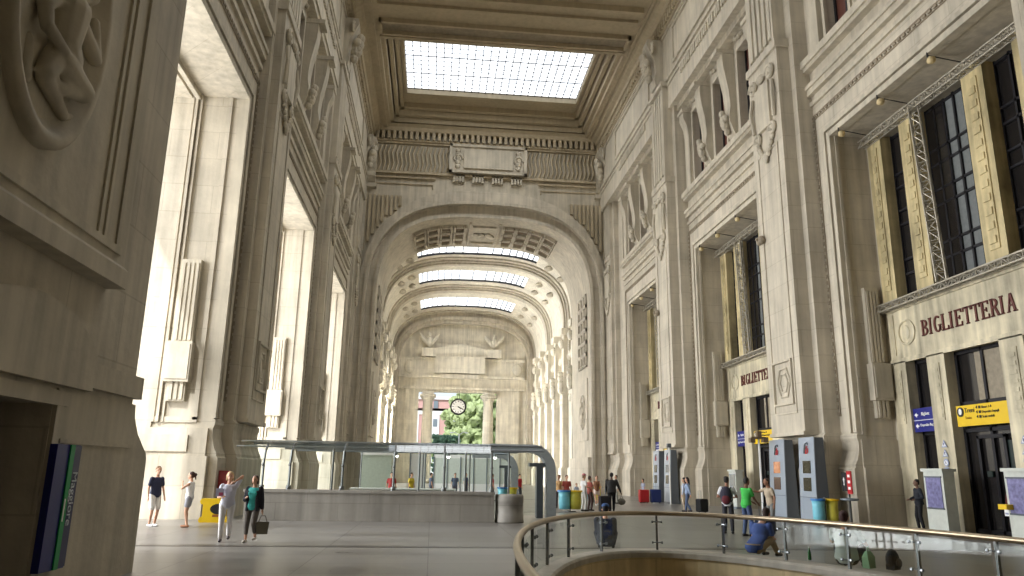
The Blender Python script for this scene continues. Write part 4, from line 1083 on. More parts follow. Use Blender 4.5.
# triangular warning stickers on the marble piers
for (yy,tag_) in ((26.0,'between blue and yellow signs'),(22.2,'at the right edge')):
    for q in range(4):
        r = root('warning_sticker', (XI-.12, yy, 3.05-q*.33), label='small white and blue pictogram sticker, %s on the pier %s' % (['topmost','second','third','lowest'][q], tag_), category='sticker', group='pictogram stickers')
        mb = MB(); tri = [(-.15,-.12),(.15,-.12),(0,.15)] if q < 2 else ([(.14*math.cos(i*PI/6),.14*math.sin(i*PI/6)) for i in range(12)] if q == 2 else [(-.12,-.2),(.12,-.2),(.12,.16),(-.12,.16)])
        mb.prism(tri, lambda u,v,w: (-w,-u,v), 0, .01); mb.build('field', plain('sticker_blue',(150,160,190),.4), r)
        mb = MB(); mb.prism([(u*.62,v*.62-.01) for u,v in tri], lambda u,v,w: (-.01-w,-u,v), 0, .006); mb.build('pictogram', WHITE, r)
        mb = MB(); mb.prism([(-.02,-.06),(.02,-.06),(.02,.04),(-.02,.04)], lambda u,v,w: (-.017-w,-u,v), 0, .005); mb.build('mark', NAVY, r)

# camera mast by the near totems
pl = root('camera_mast', (14.75,33.4,0), label='thin white mast with small cameras left of the near totems', category='mast')
mb = MB(); mb.lathe([(.16,0),(.16,.04),(.05,.06),(.045,3.5)], 0,0,0,12); mb.build('pole', WHITE, pl, True)
mb = MB(); mb.box(-.35,.35,-.05,.05,3.45,3.55); mb.box(-.42,-.2,-.1,.16,3.28,3.5); mb.box(.18,.42,-.1,.16,3.3,3.52); mb.box(-.1,.1,-.12,.12,3.55,3.8); mb.build('camera_head', plain('brown_box',(110,92,70)), pl)
mb = MB(); mb.box(-.25,.25,-.2,.2,.0,.02); mb.build('foot', GREYMET, pl)
cm = root('camera_mast', (15.05,47.7,0), label='thin white mast beside the far pair of totems', category='mast')
mb = MB(); mb.tube([(0,0,0),(0,0,3.5)], .045, 8); mb.build('pole', WHITE, cm); mb = MB(); mb.box(-.12,.12,-.12,.12,3.5,3.75); mb.build('camera_head', KDARK, cm)

# bins
def bins(x, y, label, s=1.0):
    r = root('recycling_bin', (x,y,0), label=label, category='bin')
    for i,(dx,m,rm) in enumerate(((-.27,CYANB,BLUEP),(.27,YELB,YEL))):
        mb = MB(); prof = [(.2,.12),(.23,.4),(.22,.7),(.24,.93)]; mb.lathe([(a*s,h) for a,h in prof], dx, 0, 0, 16); b_ = mb.build('bag', m, r, True)
        mb = MB(); mb.lathe([(.25*s,.93),(.28*s,.93),(.28*s,1.0),(.25*s,1.0)], dx, 0, 0, 18); mb.build('ring_top', rm, r)
    mb = MB(); mb.tube([(0,0,0),(0,0,1.05)], .03, 8); mb.lathe([(.3,0),(.3,.04)], 0,0,0,16); mb.build('stand', RAILG, r)
    return r
bins(15.1,28.55,'cyan and yellow two-bag recycling bin between the near totems and the red sign')
bins(6.75,37.3,'cyan and yellow two-bag recycling bin at the right end of the canopy',1.25)
bins(4.2,42.5,'yellow-green and cyan recycling bin seen through the canopy side glass',1.1)
bins(10.6,50,'pale cyan recycling bin behind the dark-clad traveller')
sp = root('sign_stand', (16.0,28.35,0), label='black and red smoking area sign on a grey stand by the pier', category='sign stand')
mb = MB(); mb.tube([(0,0,0),(0,0,1.5)], .05, 8); mb.lathe([(.22,0),(.22,.03)],0,0,0,14); mb.build('stand', RAILG, sp)
mb = MB(); mb.lathe([(.3,0),(.34,.03),(.34,.08),(.12,.1)], 0,0,.95,18); mb.build('ash_tray', GREYMET, sp)
mb = MB(); mb.box(-.06,-.02,0,.34,1.3,2.0); mb.build('black_panel', BLACK, sp); mb = MB(); mb.box(-.06,-.02,-.34,-.02,1.2,2.05); mb.build('red_panel', RED, sp)
mb = MB(); mb.prism([(0,.16),(-.07,.05),(-.02,.05),(-.02,-.14),(.02,-.14),(.02,.05),(.07,.05)], lambda u,v,w: (-.065-w,.17-u,1.66+v), 0, .01); mb.build('arrow', WHITE, sp)
mb = MB(); mb.box(-.07,-.06,-.26,-.1,1.82,1.92); mb.box(-.07,-.06,-.26,-.1,1.6,1.7); mb.box(-.07,-.06,-.26,-.1,1.36,1.46); mb.build('pictogram', WHITE, sp)
nb_ = root('notice_board', (XL+.42,31.6,0), label='pale grey notice board behind the canopy glass beside the two women', category='notice board')
mb = MB(); mb.box(0,.08,-.9,.9,1.4,2.3); mb.build('board', plain('notice_grey',(150,150,146),.5), nb_); mb = MB(); mb.box(0,.1,-.95,.95,2.3,2.36); mb.box(0,.1,-.95,.95,1.34,1.4); mb.build('frame', GREYMET, nb_)
fx = root('fire_extinguisher', (XL+.62,29.5,.75), label='dark red fire hose cabinet on the pier behind the couple of women', category='fire equipment')
mb = MB(); mb.box(-.28,.1,-.2,.12,0,.95); mb.build('cabinet', plain('deep_red',(130,30,34),.5), fx); mb = MB(); mb.box(.1,.12,-.15,.08,.1,.85); mb.build('door', plain('dark_red',(120,24,26)), fx); mb = MB(); mb.box(.12,.15,.02,.05,.45,.55); mb.build('handle', IRON, fx)
# yellow plastic barrier
yb = root('plastic_barrier', (-7.28,27.5,0), rz=.12, label='yellow plastic crowd barrier block with a black opening beside the walking women', category='barrier')
prof = [(-.55,0),(.55,0),(.6,.07),(.55,.16),(.46,.2),(.46,.56),(.56,.6),(.6,.68),(.54,.76),(-.54,.76),(-.6,.68),(-.56,.6),(-.46,.56),(-.46,.2),(-.55,.16),(-.6,.07)]
mb = MB(); mb.prism(prof, lambda u,v,w: (u*.82,w,v*1.02), -.16, .16); mb.build('body', YEL, yb)
mb = MB(); mb.prism([(.12+.26*math.cos(i*PI/8), .44+.17*math.sin(i*PI/8)) for i in range(16)], lambda u,v,w: (u,w,v), -.175, -.15); mb.build('opening', BLACK, yb)
mb = MB(); mb.prism([(-.05,.18),(.35,.18),(.35,.26),(-.05,.26)], lambda u,v,w: (u,w,v), -.17, -.15); mb.build('label_patch', plain('orange_patch',(150,90,20)), yb)

# car rental sign on the near pier
ms = root('rental_sign', (NX+.12,11.3,0), label='tall dark blue and green sign reading Maggiore on the dark near pier', category='sign')
mb = MB(); mb.box(-.06,.04,-.36,.33,.42,2.08); mb.build('box', plain('deep_blue',(18,26,110),.35,var=.03), ms)
mb = MB(); mb.box(.035,.06,.0,.12,.42,2.08); mb.build('green_stripe', GREEN, ms)
mb = MB(); mb.box(.035,.055,.12,.33,.44,2.07); mb.build('text_panel', plain('ink_blue',(34,38,84),.35,var=.03), ms)
text_obj('sign_text', 'Maggiore', .2, plain('sign_white',(214,220,226)), ms, (.062, .15, 1.72), (0, PI/2, 0), bold=.0, ext=.004)
mb = MB(); mb.box(.06,.066,.02,.05,1.05,1.35); mb.build('small_text', WHITE, ms)

# ------------------------------------------------------------------ people
def frame(axis):
    axis = axis.normalized(); u = axis.orthogonal().normalized(); return u, axis.cross(u)
def cap(mb, p0, p1, r0, r1, n=12, flat=None):
    """tapered capsule"""
    p0, p1 = Vector(p0), Vector(p1); ax = p1-p0
    if ax.length < 1e-5: ax = Vector((0,0,.001))
    d = ax.normalized(); u, w = frame(d); R = []
    for i in range(4): t = -PI/2+PI/2*(i+.15)/4; R.append((p0+d*r0*math.sin(t), r0*math.cos(t)))
    R.append((p0, r0)); R.append((p0+(p1-p0)*.5, (r0+r1)/2)); R.append((p1, r1))
    for i in range(4): t = PI/2*(i+1-.15)/4; R.append((p1+d*r1*math.sin(t), r1*math.cos(t)))
    mb.rings([[c+(u*math.cos(2*PI*k/n)+w*math.sin(2*PI*k/n))*r for k in range(n)] for c,r in R])
def loft(mb, secs, n=16):
    """secs: (center, halfwidth vector u, halfdepth vector v)"""
    mb.rings([[Vector(c)+Vector(u)*math.cos(2*PI*k/n)+Vector(v)*math.sin(2*PI*k/n) for k in range(n)] for c,u,v in secs])
def ik(a, t, l1, l2, hint):
    a, t = Vector(a), Vector(t); d = t-a; L_ = min(d.length, (l1+l2)*.998); dn = d.normalized(); t = a+dn*L_
    x = (l1*l1-l2*l2+L_*L_)/(2*L_); h = math.sqrt(max(0, l1*l1-x*x)); hv = Vector(hint); hv = hv-dn*hv.dot(dn)
    hv = hv.normalized() if hv.length > 1e-5 else dn.orthogonal().normalized()
    return a+dn*x+hv*h, t
def remeshed(name, mb, mats, parent, voxel, **props):
    me = bpy.data.meshes.new(name); me.from_pydata(mb.v, [], mb.f)
    o = bpy.data.objects.new(name+'_tmp', me); COL.objects.link(o)
    bm = bmesh.new(); bm.from_mesh(me); bmesh.ops.recalc_face_normals(bm, faces=bm.faces); bm.to_mesh(me); bm.free()
    m = o.modifiers.new('r', 'REMESH'); m.mode = 'VOXEL'; m.voxel_size = voxel; m.use_smooth_shade = True
    s_ = o.modifiers.new('s', 'SMOOTH'); s_.factor = .5; s_.iterations = 3
    bpy.context.view_layer.update()
    me2 = bpy.data.meshes.new_from_object(o.evaluated_get(bpy.context.evaluated_depsgraph_get()))
    bpy.data.objects.remove(o); me2.name = name; me2.materials.clear(); me2.materials.append(mats)
    for p in me2.polygons: p.use_smooth = True
    ob = bpy.data.objects.new(name, me2); COL.objects.link(ob)
    if parent: ob.parent = parent
    for k,v in props.items(): ob[k] = v
    return ob
cmat = {}
def C(rgb, rough=.8, var=.06):
    k = tuple(rgb)
    if k not in cmat: cmat[k] = plain('cloth_%d_%d_%d' % k if False else 'fabric', rgb, rough, var=var, scale=14)
    return cmat[k]
SKIN = (206,160,132)
def person(loc, facing, H=1.7, pose='stand', top=(200,200,200), bottom=(60,60,70), hair=(50,38,30), skin=SKIN, label='', female=False,
           legs='long', sleeves='short', shoes=(40,36,34), armL=None, armR=None, hairstyle='short', step=.25, jacket=None, headturn=0, hat=None, lean=0, group=None, build=1.0, voxel=.016, skirt=False, prop=None):
    """facing: world angle the figure looks towards (radians, 0=+X). Local: +Y forward, +X its right."""
    s = H/1.72
    r = root('person', loc, facing-PI/2, label=label, category='person')
    if group: r['group'] = group
    V = lambda x,y,z: Vector((x*s, y*s, z*s))
    hipz = .93; sw = (.175 if not female else .155)*build; hw = (.095 if not female else .105)
    seat = pose == 'sit'
    if seat: hipz = .12
    ly = lean
    hip = V(0,0,hipz); waist = V(0, ly*.25, hipz+.14); chest = V(0, ly*.65, hipz+.36); neck = V(0, ly*1.0, hipz+.53); headc = V(0, ly*1.15+.02, hipz+.69)
    L1, L2 = .422*s, .412*s
    feet = []
    for i,sg in enumerate((-1,1)):
        hp = hip+V(sg*hw,0,-.02)
        if pose == 'walk': ft = V(sg*.09, (step if i else -step), .085+(.0 if i else .05)); hint = (0,1,0)
        elif seat: ft = V(sg*.16, .66, .0); hint = (sg*.4,.3,1)
        else: ft = V(sg*.11, .03*sg, .085); hint = (0,1,0)
        kn, an = ik(hp, ft, L1, L2, hint); feet.append((hp,kn,an))
    A1, A2 = .29*s, .25*s
    arms = []
    for i,(sg,tgt) in enumerate(((-1,armL),(1,armR))):
        sh = chest+V(sg*(sw+.0), 0, .09)
        if tgt is None: tgt = (sg*.27, .06+(.1*(-1)**i if pose == 'walk' else 0), .86 if not seat else .42)
        hint = (sg*.5,-.8,-.3)
        el, wr = ik(sh, V(*tgt), A1, A2, hint); arms.append((sh,el,wr,sg))
    # --- body
    mb = MB()
    up = (neck-chest).normalized(); fw = Vector((0,1,0))
    def torso(m, g=0, z0=None):
        secs = [(hip+V(0,0,-.10), .10, .09), (hip+V(0,0,-.02), .16, .115), (hip+V(0,0,.06), .155, .11), (waist, .125 if female else .14, .095), (chest+V(0,0,-.1), .15, .11), (chest, .16 if female else .175, .115), (chest+V(0,-.005,.09), .15, .09), (chest+V(0,-.01,.135), .085, .065)]
        loft(m, [(c, V(a*build+g,0,0), V(0,b*build+g,0)) for c,a,b in (secs if z0 is None else secs[z0:])])
    torso(mb)
    if female:
        for sg in (-1,1): mb.ell(chest+V(sg*.07,.085,-.02), (.062*s,.055*s,.062*s), 10, 8)
    cap(mb, chest+V(0,-.01,.1), headc+V(0,-.01,-.05), .06*s, .05*s)
    ca, sa = math.cos(headturn), math.sin(headturn)
    def HP(x,y,z): return headc+V(x*ca-y*sa, x*sa+y*ca, z)
    mb.ell(HP(0,0,.025), (.076*s,.092*s,.10*s), 14, 10); mb.ell(HP(0,.03,-.045), (.056*s,.062*s,.065*s), 12, 8)
    cap(mb, HP(0,.09,.01), HP(0,.113,-.022), .010*s, .016*s, 8); mb.ell(HP(0,.075,-.058), (.026*s,.022*s,.011*s), 8, 6); mb.ell(HP(0,.07,-.095), (.028*s,.024*s,.02*s), 8, 6)
    for sg in (-1,1): mb.ell(HP(sg*.078,-.005,-.005), (.014*s,.022*s,.032*s), 8, 6)
    for (hp,kn,an) in feet:
        cap(mb, hp, kn, .082*s*build, .055*s); cap(mb, kn, an, .056*s, .036*s); cap(mb, kn+(an-kn)*.2+V(0,-.02,0), kn+(an-kn)*.45+V(0,-.012,0), .045*s, .04*s)
        cap(mb, an+V(0,-.03,-.045), an+V(0,.14,-.055), .033*s, .028*s)
    for (sh,el,wr,sg) in arms:
        cap(mb, sh, el, .048*s*build, .037*s); cap(mb, el, wr, .038*s, .025*s)
        d = (wr-el).normalized(); side = Vector((0,1,0)).cross(d); side = side.normalized() if side.length > .1 else Vector((1,0,0)); fwd = d.cross(side)
        palm = wr+d*.055*s; cap(mb, wr+d*.02*s, palm+d*.02*s, .026*s, .033*s)
        for k,(q,ln) in enumerate(((-.027,.062),(-.009,.074),(.009,.070),(.027,.056))):
            b0 = palm+d*.025*s+fwd*q*s; m1 = b0+d*ln*.55*s; cap(mb, b0, m1, .0105*s, .0095*s, 7); cap(mb, m1, m1+(d*.8-side*sg*.45).normalized()*ln*.5*s, .0095*s, .008*s, 7)
        t0 = wr+d*.03*s-fwd*-.03*s; cap(mb, t0, t0+(d*.6+fwd*.7).normalized()*.05*s, .013*s, .010*s, 7)
    remeshed('body', mb, C(skin,.6), r, voxel*s)
    # eyes
    for sg in (-1,1):
        e = MB(); e.ell(HP(sg*.03,.082,.018), (.011*s,.008*s,.008*s), 8, 6); e.build('eye', BLACK, r, True)
    # --- trousers / shorts / skirt
    mb = MB(); g = .016
    loft(mb, [(hip+V(0,0,-.11), V(.11,0,0), V(0,.10,0)), (hip+V(0,0,-.02), V(.16*build+g,0,0), V(0,.115*build+g,0)), (hip+V(0,0,.07), V(.155*build+g,0,0), V(0,.11*build+g,0)), (waist+V(0,0,-.02), V((.128 if female else .142)*build+g,0,0), V(0,.1*build+g,0))])
    for (hp,kn,an) in feet:
        if legs in ('long','capri'):
            cap(mb, hp, kn, .092*s*build, .072*s); e_ = an+(kn-an)*(.08 if legs == 'long' else .38); cap(mb, kn, e_, .072*s, .058*s)
        elif legs == 'shorts':
            k2 = hp+(kn-hp)*.88; cap(mb, hp, k2, .096*s*build, .088*s)
        elif legs == 'short':
            k2 = hp+(kn-hp)*.5; cap(mb, hp, k2, .098*s*build, .1*s)
    remeshed('skirt' if skirt else ('shorts' if legs in ('shorts','short') else 'trousers'), mb, C(bottom), r, voxel*s)
    # --- shirt
    mb = MB(); torso(mb, .02)
    loft(mb, [(hip+V(0,0,.0), V(.165*build+.022,0,0), V(0,.12*build+.022,0)), (waist, V((.135 if female else .15)*build+.02,0,0), V(0,.1*build+.025,0))])
    if female:
        for sg in (-1,1): mb.ell(chest+V(sg*.07,.095,-.02), (.07*s,.06*s,.07*s), 10, 8)
    for (sh,el,wr,sg) in arms:
        if sleeves == 'none': cap(mb, sh+V(-sg*.03,0,.01), sh, .05*s, .05*s)
        elif sleeves == 'short': cap(mb, sh, sh+(el-sh)*.62, .063*s*build, .058*s)
        else: cap(mb, sh, el, .062*s*build, .052*s); cap(mb, el, el+(wr-el)*.92, .052*s, .038*s)
    remeshed('shirt', mb, C(top), r, voxel*s)
    if jacket:
        mb = MB()
        secs = [(hip+V(0,-.03,-.06), .19, .135), (waist+V(0,-.03,0), .165, .12), (chest+V(0,-.03,-.1), .18, .125), (chest+V(0,-.025,.04), .19, .12), (chest+V(0,-.03,.12), .13, .085)]
        loft(mb, [(c, V(a*build,0,0), V(0,b*build,0)) for c,a,b in secs])
        for (sh,el,wr,sg) in arms:
            cap(mb, sh, el, .072*s*build, .06*s); cap(mb, el, el+(wr-el)*.85, .06*s, .048*s)
            if female: loft(mb, [(hip+V(sg*.13,.05,-.12), V(.06,0,0), V(0,.09,0)), (chest+V(sg*.12,.06,.05), V(.055,0,0), V(0,.07,0))])
        remeshed('jacket', mb, C(jacket), r, voxel*s)
    # --- shoes
    for (hp,kn,an) in feet:
        mb = MB(); cap(mb, an+V(0,-.035,-.04), an+V(0,.15,-.052), .043*s, .035*s); o = remeshed('shoe', mb, C(shoes,.5), r, .014*s)
    # --- hair
    mb = MB()
    mb.ell(HP(0,-.022,.05), (.086*s,.095*s,.088*s), 14, 10); mb.ell(HP(0,-.05,.0), (.078*s,.06*s,.08*s), 12, 8)
    if hairstyle == 'bun': mb.ell(HP(0,-.13,.03), (.05*s,.05*s,.06*s), 10, 8); cap(mb, HP(0,-.12,.03), HP(0,-.15,-.12), .035*s, .018*s)
    if hairstyle == 'long': cap(mb, HP(0,-.06,.0), HP(0,-.1,-.24), .075*s, .05*s); 
    if hairstyle == 'bob':
        for sg in (-1,1): cap(mb, HP(sg*.06,-.02,.03), HP(sg*.07,-.02,-.08), .04*s, .03*s)
    remeshed('hair', mb, C(hair,.7), r, .013*s)
    if hat:
        mb = MB(); mb.ell(HP(0,-.005,.085), (.095*s,.105*s,.065*s), 14, 8); cap(mb, HP(-.03,.08,.07), HP(.03,.08,.07), .02*s, .02*s); mb.ell(HP(0,.12,.065), (.075*s,.06*s,.012*s), 12, 6)
        remeshed('cap', mb, C(hat), r, .013*s)
    r['_hands'] = 0; del r['_hands']
    M_ = Matrix.Translation(loc) @ Matrix.Rotation(facing-PI/2, 4, 'Z')
    return r, [M_ @ a[2] for a in arms]
D2 = math.radians
TOCAM = D2(-90)
P = person
# group at left
P((-8.55,25.3,0), D2(-35), 1.79, 'stand', (36,40,66), (222,220,214), (120,92,60), label='young man in navy t-shirt and white knee shorts at the left by the dark pier', legs='shorts', shoes=(214,214,210), headturn=-.3)
P((-7.45,25.1,0), D2(185), 1.64, 'stand', (232,230,228), (150,150,158), (60,36,28), label='young woman in white sleeveless top and grey skirt with hand at her mouth', female=True, legs='short', sleeves='none', shoes=(170,120,90), hairstyle='bun', armL=(-.10,.24,1.38), step=.2, skirt=True)
_, hA = P((-5.12,20.45,0), D2(-80), 1.68, 'walk', (206,208,222), (226,224,224), (196,170,120), label='woman in white flowered tunic and white trousers shading her face, walking with a companion', female=True, armL=(-.13,.13,1.50), armR=(.12,.26,1.12), step=.12, hairstyle='bob', shoes=(50,40,44), build=1.08)
_, hB = P((-4.45,20.3,0), D2(-100), 1.60, 'walk', (60,178,172), (98,92,86), (70,44,34), label='woman in turquoise top, dark cardigan and cropped trousers carrying a bag', female=True, legs='capri', jacket=(34,34,44), armR=(.1,.26,1.16), armL=(-.28,.02,.80), step=.1, hairstyle='bob', shoes=(220,214,206), build=1.12)
bg = root('handbag', (-4.17,20.26,.2), rz=D2(10), label='small grey-brown shopping bag held by the woman in turquoise', category='bag')
mb = MB(); mb.rings([[(-.13,-.06,0),(.13,-.06,0),(.13,.06,0),(-.13,.06,0)],[(-.16,-.04,.3),(.16,-.04,.3),(.16,.04,.3),(-.16,.04,.3)]]); mb.build('body', C((112,108,92)), bg)
mb = MB(); mb.tube([(-.1,0,.3),(-.05,0,.44),(.05,0,.44),(.1,0,.3)], .012, 6); mb.build('handle', C((80,70,60)), bg)
mag = root('folded_map', (-5.25,20.12,1.2), label='white and pink leaflet held by the woman in the flowered tunic', category='paper')
mb = MB(); mb.box(-.1,.1,-.01,.01,-.1,.1); mb.build('sheet', C((190,190,214)), mag); mb = MB(); mb.box(-.02,.08,-.016,-.01,-.08,.0); mb.build('picture', C((196,90,130)), mag)
# seated on the curb
P((4.05,17.85,.17), D2(75), 1.72, 'sit', (48,52,66), (40,42,52), (40,36,40), label='person in dark jacket and blue cap sitting on the curb, leftmost of three sitters', sleeves='long', jacket=(44,48,62), hat=(52,86,140), lean=.3, armL=(-.06,.42,.34), armR=(.08,.42,.34), build=1.1)
P((7.05,16.55,.17), D2(35), 1.74, 'sit', (72,94,160), (168,146,112), (60,44,36), label='person in blue shirt and khaki trousers bent forward on the curb, middle sitter', lean=.5, armL=(-.12,.6,.3), armR=(.14,.6,.28), build=1.15)
P((8.05,14.55,.17), D2(50), 1.84, 'sit', (190,196,190), (36,38,44), (62,34,34), label='person in pale grey shirt with reddish brown hair on the curb, rightmost sitter', lean=.04, armL=(-.18,.45,.4), armR=(.2,.4,.4), build=1.15)
# sitters' things
bt = root('water_bottle', (7.7,15.35,.17), label='green bottle standing on the curb left of the pale-shirted sitter', category='bottle')
mb = MB(); mb.lathe([(.03,0),(.035,.02),(.035,.15),(.015,.2),(.013,.23)], 0,0,0,12); mb.build('bottle_body', plain('green_glass',(50,110,60),.2), bt, True); mb = MB(); mb.lathe([(.016,.23),(.016,.255)],0,0,0,10); mb.build('cap', WHITE, bt)
gb = root('shopping_bag', (8.2,14.05,.17), rz=.5, label='pale green carrier bag beside the pale-shirted sitter', category='bag')
mb = MB(); mb.rings([[(-.1,-.07,0),(.1,-.07,0),(.1,.07,0),(-.1,.07,0)],[(-.12,-.06,.2),(.12,-.06,.2),(.12,.06,.2),(-.12,.06,.2)],[(-.07,-.02,.3),(.07,-.02,.3),(.07,.02,.3),(-.07,.02,.3)]]); mb.build('body', C((150,190,150)), gb); mb = MB(); mb.tube([(-.05,0,.3),(0,0,.38),(.05,0,.3)], .01, 6); mb.build('handle', C((190,210,190)), gb)
bb = root('backpack', (8.55,13.85,.17), rz=.6, label='small black backpack on the curb at the right of the pale-shirted sitter', category='bag')
mb = MB(); mb.ell((0,0,.17),(.16,.11,.19),14,10); mb.box(-.12,.12,-.08,.08,0,.1); mb.build('body', C((34,34,40)), bb); mb = MB(); mb.ell((0,-.11,.12),(.1,.04,.09),10,8); mb.build('pocket', C((50,50,58)), bb)
# standing group near totems
P((9.55,24.3,0), D2(60), 1.76, 'stand', (216,216,220), (44,44,52), (32,26,24), label='dark-haired man in white t-shirt carrying a dark backpack near the totems', armL=(-.2,.24,1.1), armR=(.2,.22,1.1), headturn=-.2, skin=(150,104,80))
bp_ = root('backpack', (9.55-.13,24.3-.24,1.02), rz=D2(60-90), label='dark navy and red backpack worn by the man in the white t-shirt', category='bag')
mb = MB(); mb.ell((0,0,.17),(.19,.13,.29),14,10); mb.build('body', C((38,36,54)), bp_); mb = MB(); mb.ell((0,-.1,.05),(.13,.06,.14),12,8); mb.build('pocket', C((96,30,40)), bp_)
mb = MB()
for sg in (-1,1): mb.tube([(sg*.12,.05,.38),(sg*.14,.2,.42),(sg*.15,.34,.3),(sg*.16,.3,.05),(sg*.15,.05,-.02)], .018, 6)
mb.build('strap', C((30,30,40)), bp_)
P((9.75,23.3,0), D2(20), 1.74, 'stand', (58,176,72), (66,82,116), (30,26,24), label='man in bright green t-shirt and blue jeans near the totems', armL=(-.1,.36,1.0), armR=(.12,.36,.98), skin=(120,82,62), lean=.05)
P((11.6,25.6,0), D2(190), 1.72, 'stand', (176,160,138), (120,122,120), (52,40,34), label='man in beige shirt and grey trousers pointing, in front of the left near totem', armR=(.4,.45,1.3), lean=.1, skin=(160,116,92))
sc_ = root('suitcase', (10.35,23.35,0), rz=.3, label='dark blue and white wheeled bag between the green-shirted and beige-shirted men', category='suitcase')
def case(r, w, d, h, m, hm=GREYMET, handle=True):
    mb = MB(); mb.rings([[(sx*(w/2-.03*(k in (0,3))), sy*(d/2-.03*(k in (0,3))), z) for sx,sy in ((-1,-1),(1,-1),(1,1),(-1,1))] for k,z in enumerate((.06,.1,h-.05,h))]); mb.build('shell', m, r)
    mb = MB(); mb.box(-w/2+.03,w/2-.03,-d/2-.025,-d/2+.01,.15,h*.6); mb.build('front_pocket', m, r)
    for sx in (-1,1):
        mb = MB(); mb.lathe([(.035,-.02),(.035,.02)], sx*(w/2-.06), 0, .035, 12, 'x'); mb.build('wheel', BLACK, r)
    if handle: mb = MB(); mb.tube([(-.09,d/2-.03,h),(-.09,d/2-.03,h+.38),(.09,d/2-.03,h+.38),(.09,d/2-.03,h)], .012, 6); mb.build('handle', hm, r)
case(sc_, .5, .32, .62, C((60,68,92)))
wp = root('plastic_bag', (9.95,22.85,0), label='white plastic bag on the floor beside the blue wheeled bag', category='bag')
mb = MB(); mb.ell((0,0,.2),(.16,.13,.2),12,8); mb.tube([(-.05,0,.36),(0,0,.5),(.05,0,.36)], .02, 6); mb.build('body', C((224,228,232)), wp)
P((12.75,37.6,0), D2(150), 1.68, 'walk', (150,168,200), (96,112,146), (40,30,28), label='woman in light blue shirt and jeans pulling a black trolley by the far pier', female=True, sleeves='long', hairstyle='long', armL=(-.3,-.2,.85), step=.15)
P((12.95,38.7,0), D2(150), 1.66, 'stand', (176,186,206), (196,176,150), (30,26,26), label='woman with dark hair and beige trousers half hidden behind the woman in jeans', female=True, sleeves='long', hairstyle='long')
tr = root('suitcase', (13.35,37.3,0), rz=.4, label='black trolley suitcase behind the woman in jeans', category='suitcase'); case(tr, .5, .34, .68, C((24,24,28)))
P((8.75,37.0,0), D2(80), 1.84, 'walk', (38,36,36), (26,26,30), (24,20,20), label='man all in dark clothes walking away with a black suitcase, centre right', sleeves='long', jacket=(40,38,38), armR=(.42,.05,.85), build=1.15, skin=(90,64,50))
tr = root('suitcase', (8.3,36.6,0), rz=.1, label='black suitcase to the left of the man in dark clothes', category='suitcase'); case(tr, .5, .34, .78, C((26,24,30)))
tr = root('handbag', (9.28,37.2,.35), label='small grey bag held at the right hand of the man in dark clothes', category='bag'); mb = MB(); mb.ell((0,0,.15),(.2,.09,.16),12,8); mb.build('body', C((120,116,104)), tr); mb = MB(); mb.tube([(-.1,0,.25),(0,0,.44),(.1,0,.25)], .012, 6); mb.build('handle', C((80,78,72)), tr)
P((7.55,37.9,0), D2(20), 1.76, 'stand', (220,216,216), (214,210,206), (150,120,100), label='person in white shirt and trousers with pinkish cap beside the two-bag bin', hat=(206,120,130), armR=(.25,.2,1.1))
P((7.95,38.4,0), D2(20), 1.66, 'stand', (160,80,70), (80,60,56), (60,40,34), label='person in reddish brown top just right of the person in white', female=True)
P((9.65,44.6,0), D2(-90), 1.66, 'walk', (128,84,58), (226,206,196), (90,60,40), label='woman in brown sleeveless top and pale shorts walking towards the camera', female=True, legs='short', sleeves='none', shoes=(200,200,200), step=.2)
P((9.0,47.5,0), D2(-60), 1.2, 'walk', (190,200,220), (90,110,150), (90,60,40), label='child in pale top left of the woman in pale shorts')
for i,(x,y,c,lb) in enumerate(((6.3,40.6,(158,40,50),'person in red top behind the two-bag bin, leftmost of three'),(6.85,41.2,(190,150,100),'person in tan top behind the two-bag bin, middle of three'),(7.15,40.5,(160,70,60),'person in brick red top behind the two-bag bin, rightmost of three'))):
    P((x,y,0), D2(200+40*i), 1.68, 'stand', c, (70,60,64), (60,44,30), label=lb, female=bool(i%2), voxel=.022)
P((11.6,47.8,0), D2(200), 1.72, 'stand', (206,206,200), (150,150,140), (90,80,70), label='person in white shirt far off beside a stand by the corner pier', voxel=.022)
P((14.0,50.2,0), D2(200), 1.5, 'stand', (170,176,196), (60,60,72), (40,28,26), label='dark-haired person in grey and white behind the red and blue suitcases', female=True, hairstyle='bob', jacket=None, voxel=.022)
rs = root('suitcase', (13.75,49.2,0), label='red suitcase standing by the far totems', category='suitcase'); case(rs, .6, .4, .85, RED)
bs = root('suitcase', (14.5,49.1,0), label='dark blue suitcase beside the red one', category='suitcase'); case(bs, .62, .42, .88, C((34,50,110)))
P((17.75,26.75,0), D2(170), 1.76, 'stand', (24,28,38), (20,20,26), (18,16,16), label='guard in dark uniform standing in the narrow doorway under the blue sign', sleeves='long', jacket=(24,30,42), armL=(-.2,.2,1.05), armR=(.22,.2,1.05), skin=(120,90,74))
P((18.2,22.65,0), D2(190), 1.7, 'stand', (96,40,40), (40,36,44), (30,22,22), label='person in dark red top inside the wide door by the rightmost ticket machine', sleeves='long', skin=(120,88,72))
pp = root('paper_sheet', (17.85,22.55,.72), label='white sheet held low by the person in dark red', category='paper'); mb = MB(); mb.box(-.01,.01,-.1,.1,0,.3); mb.build('sheet', WHITE, pp); mb = MB(); mb.box(-.014,-.01,-.07,.07,.05,.1); mb.build('stripe', C((150,160,190)), pp)
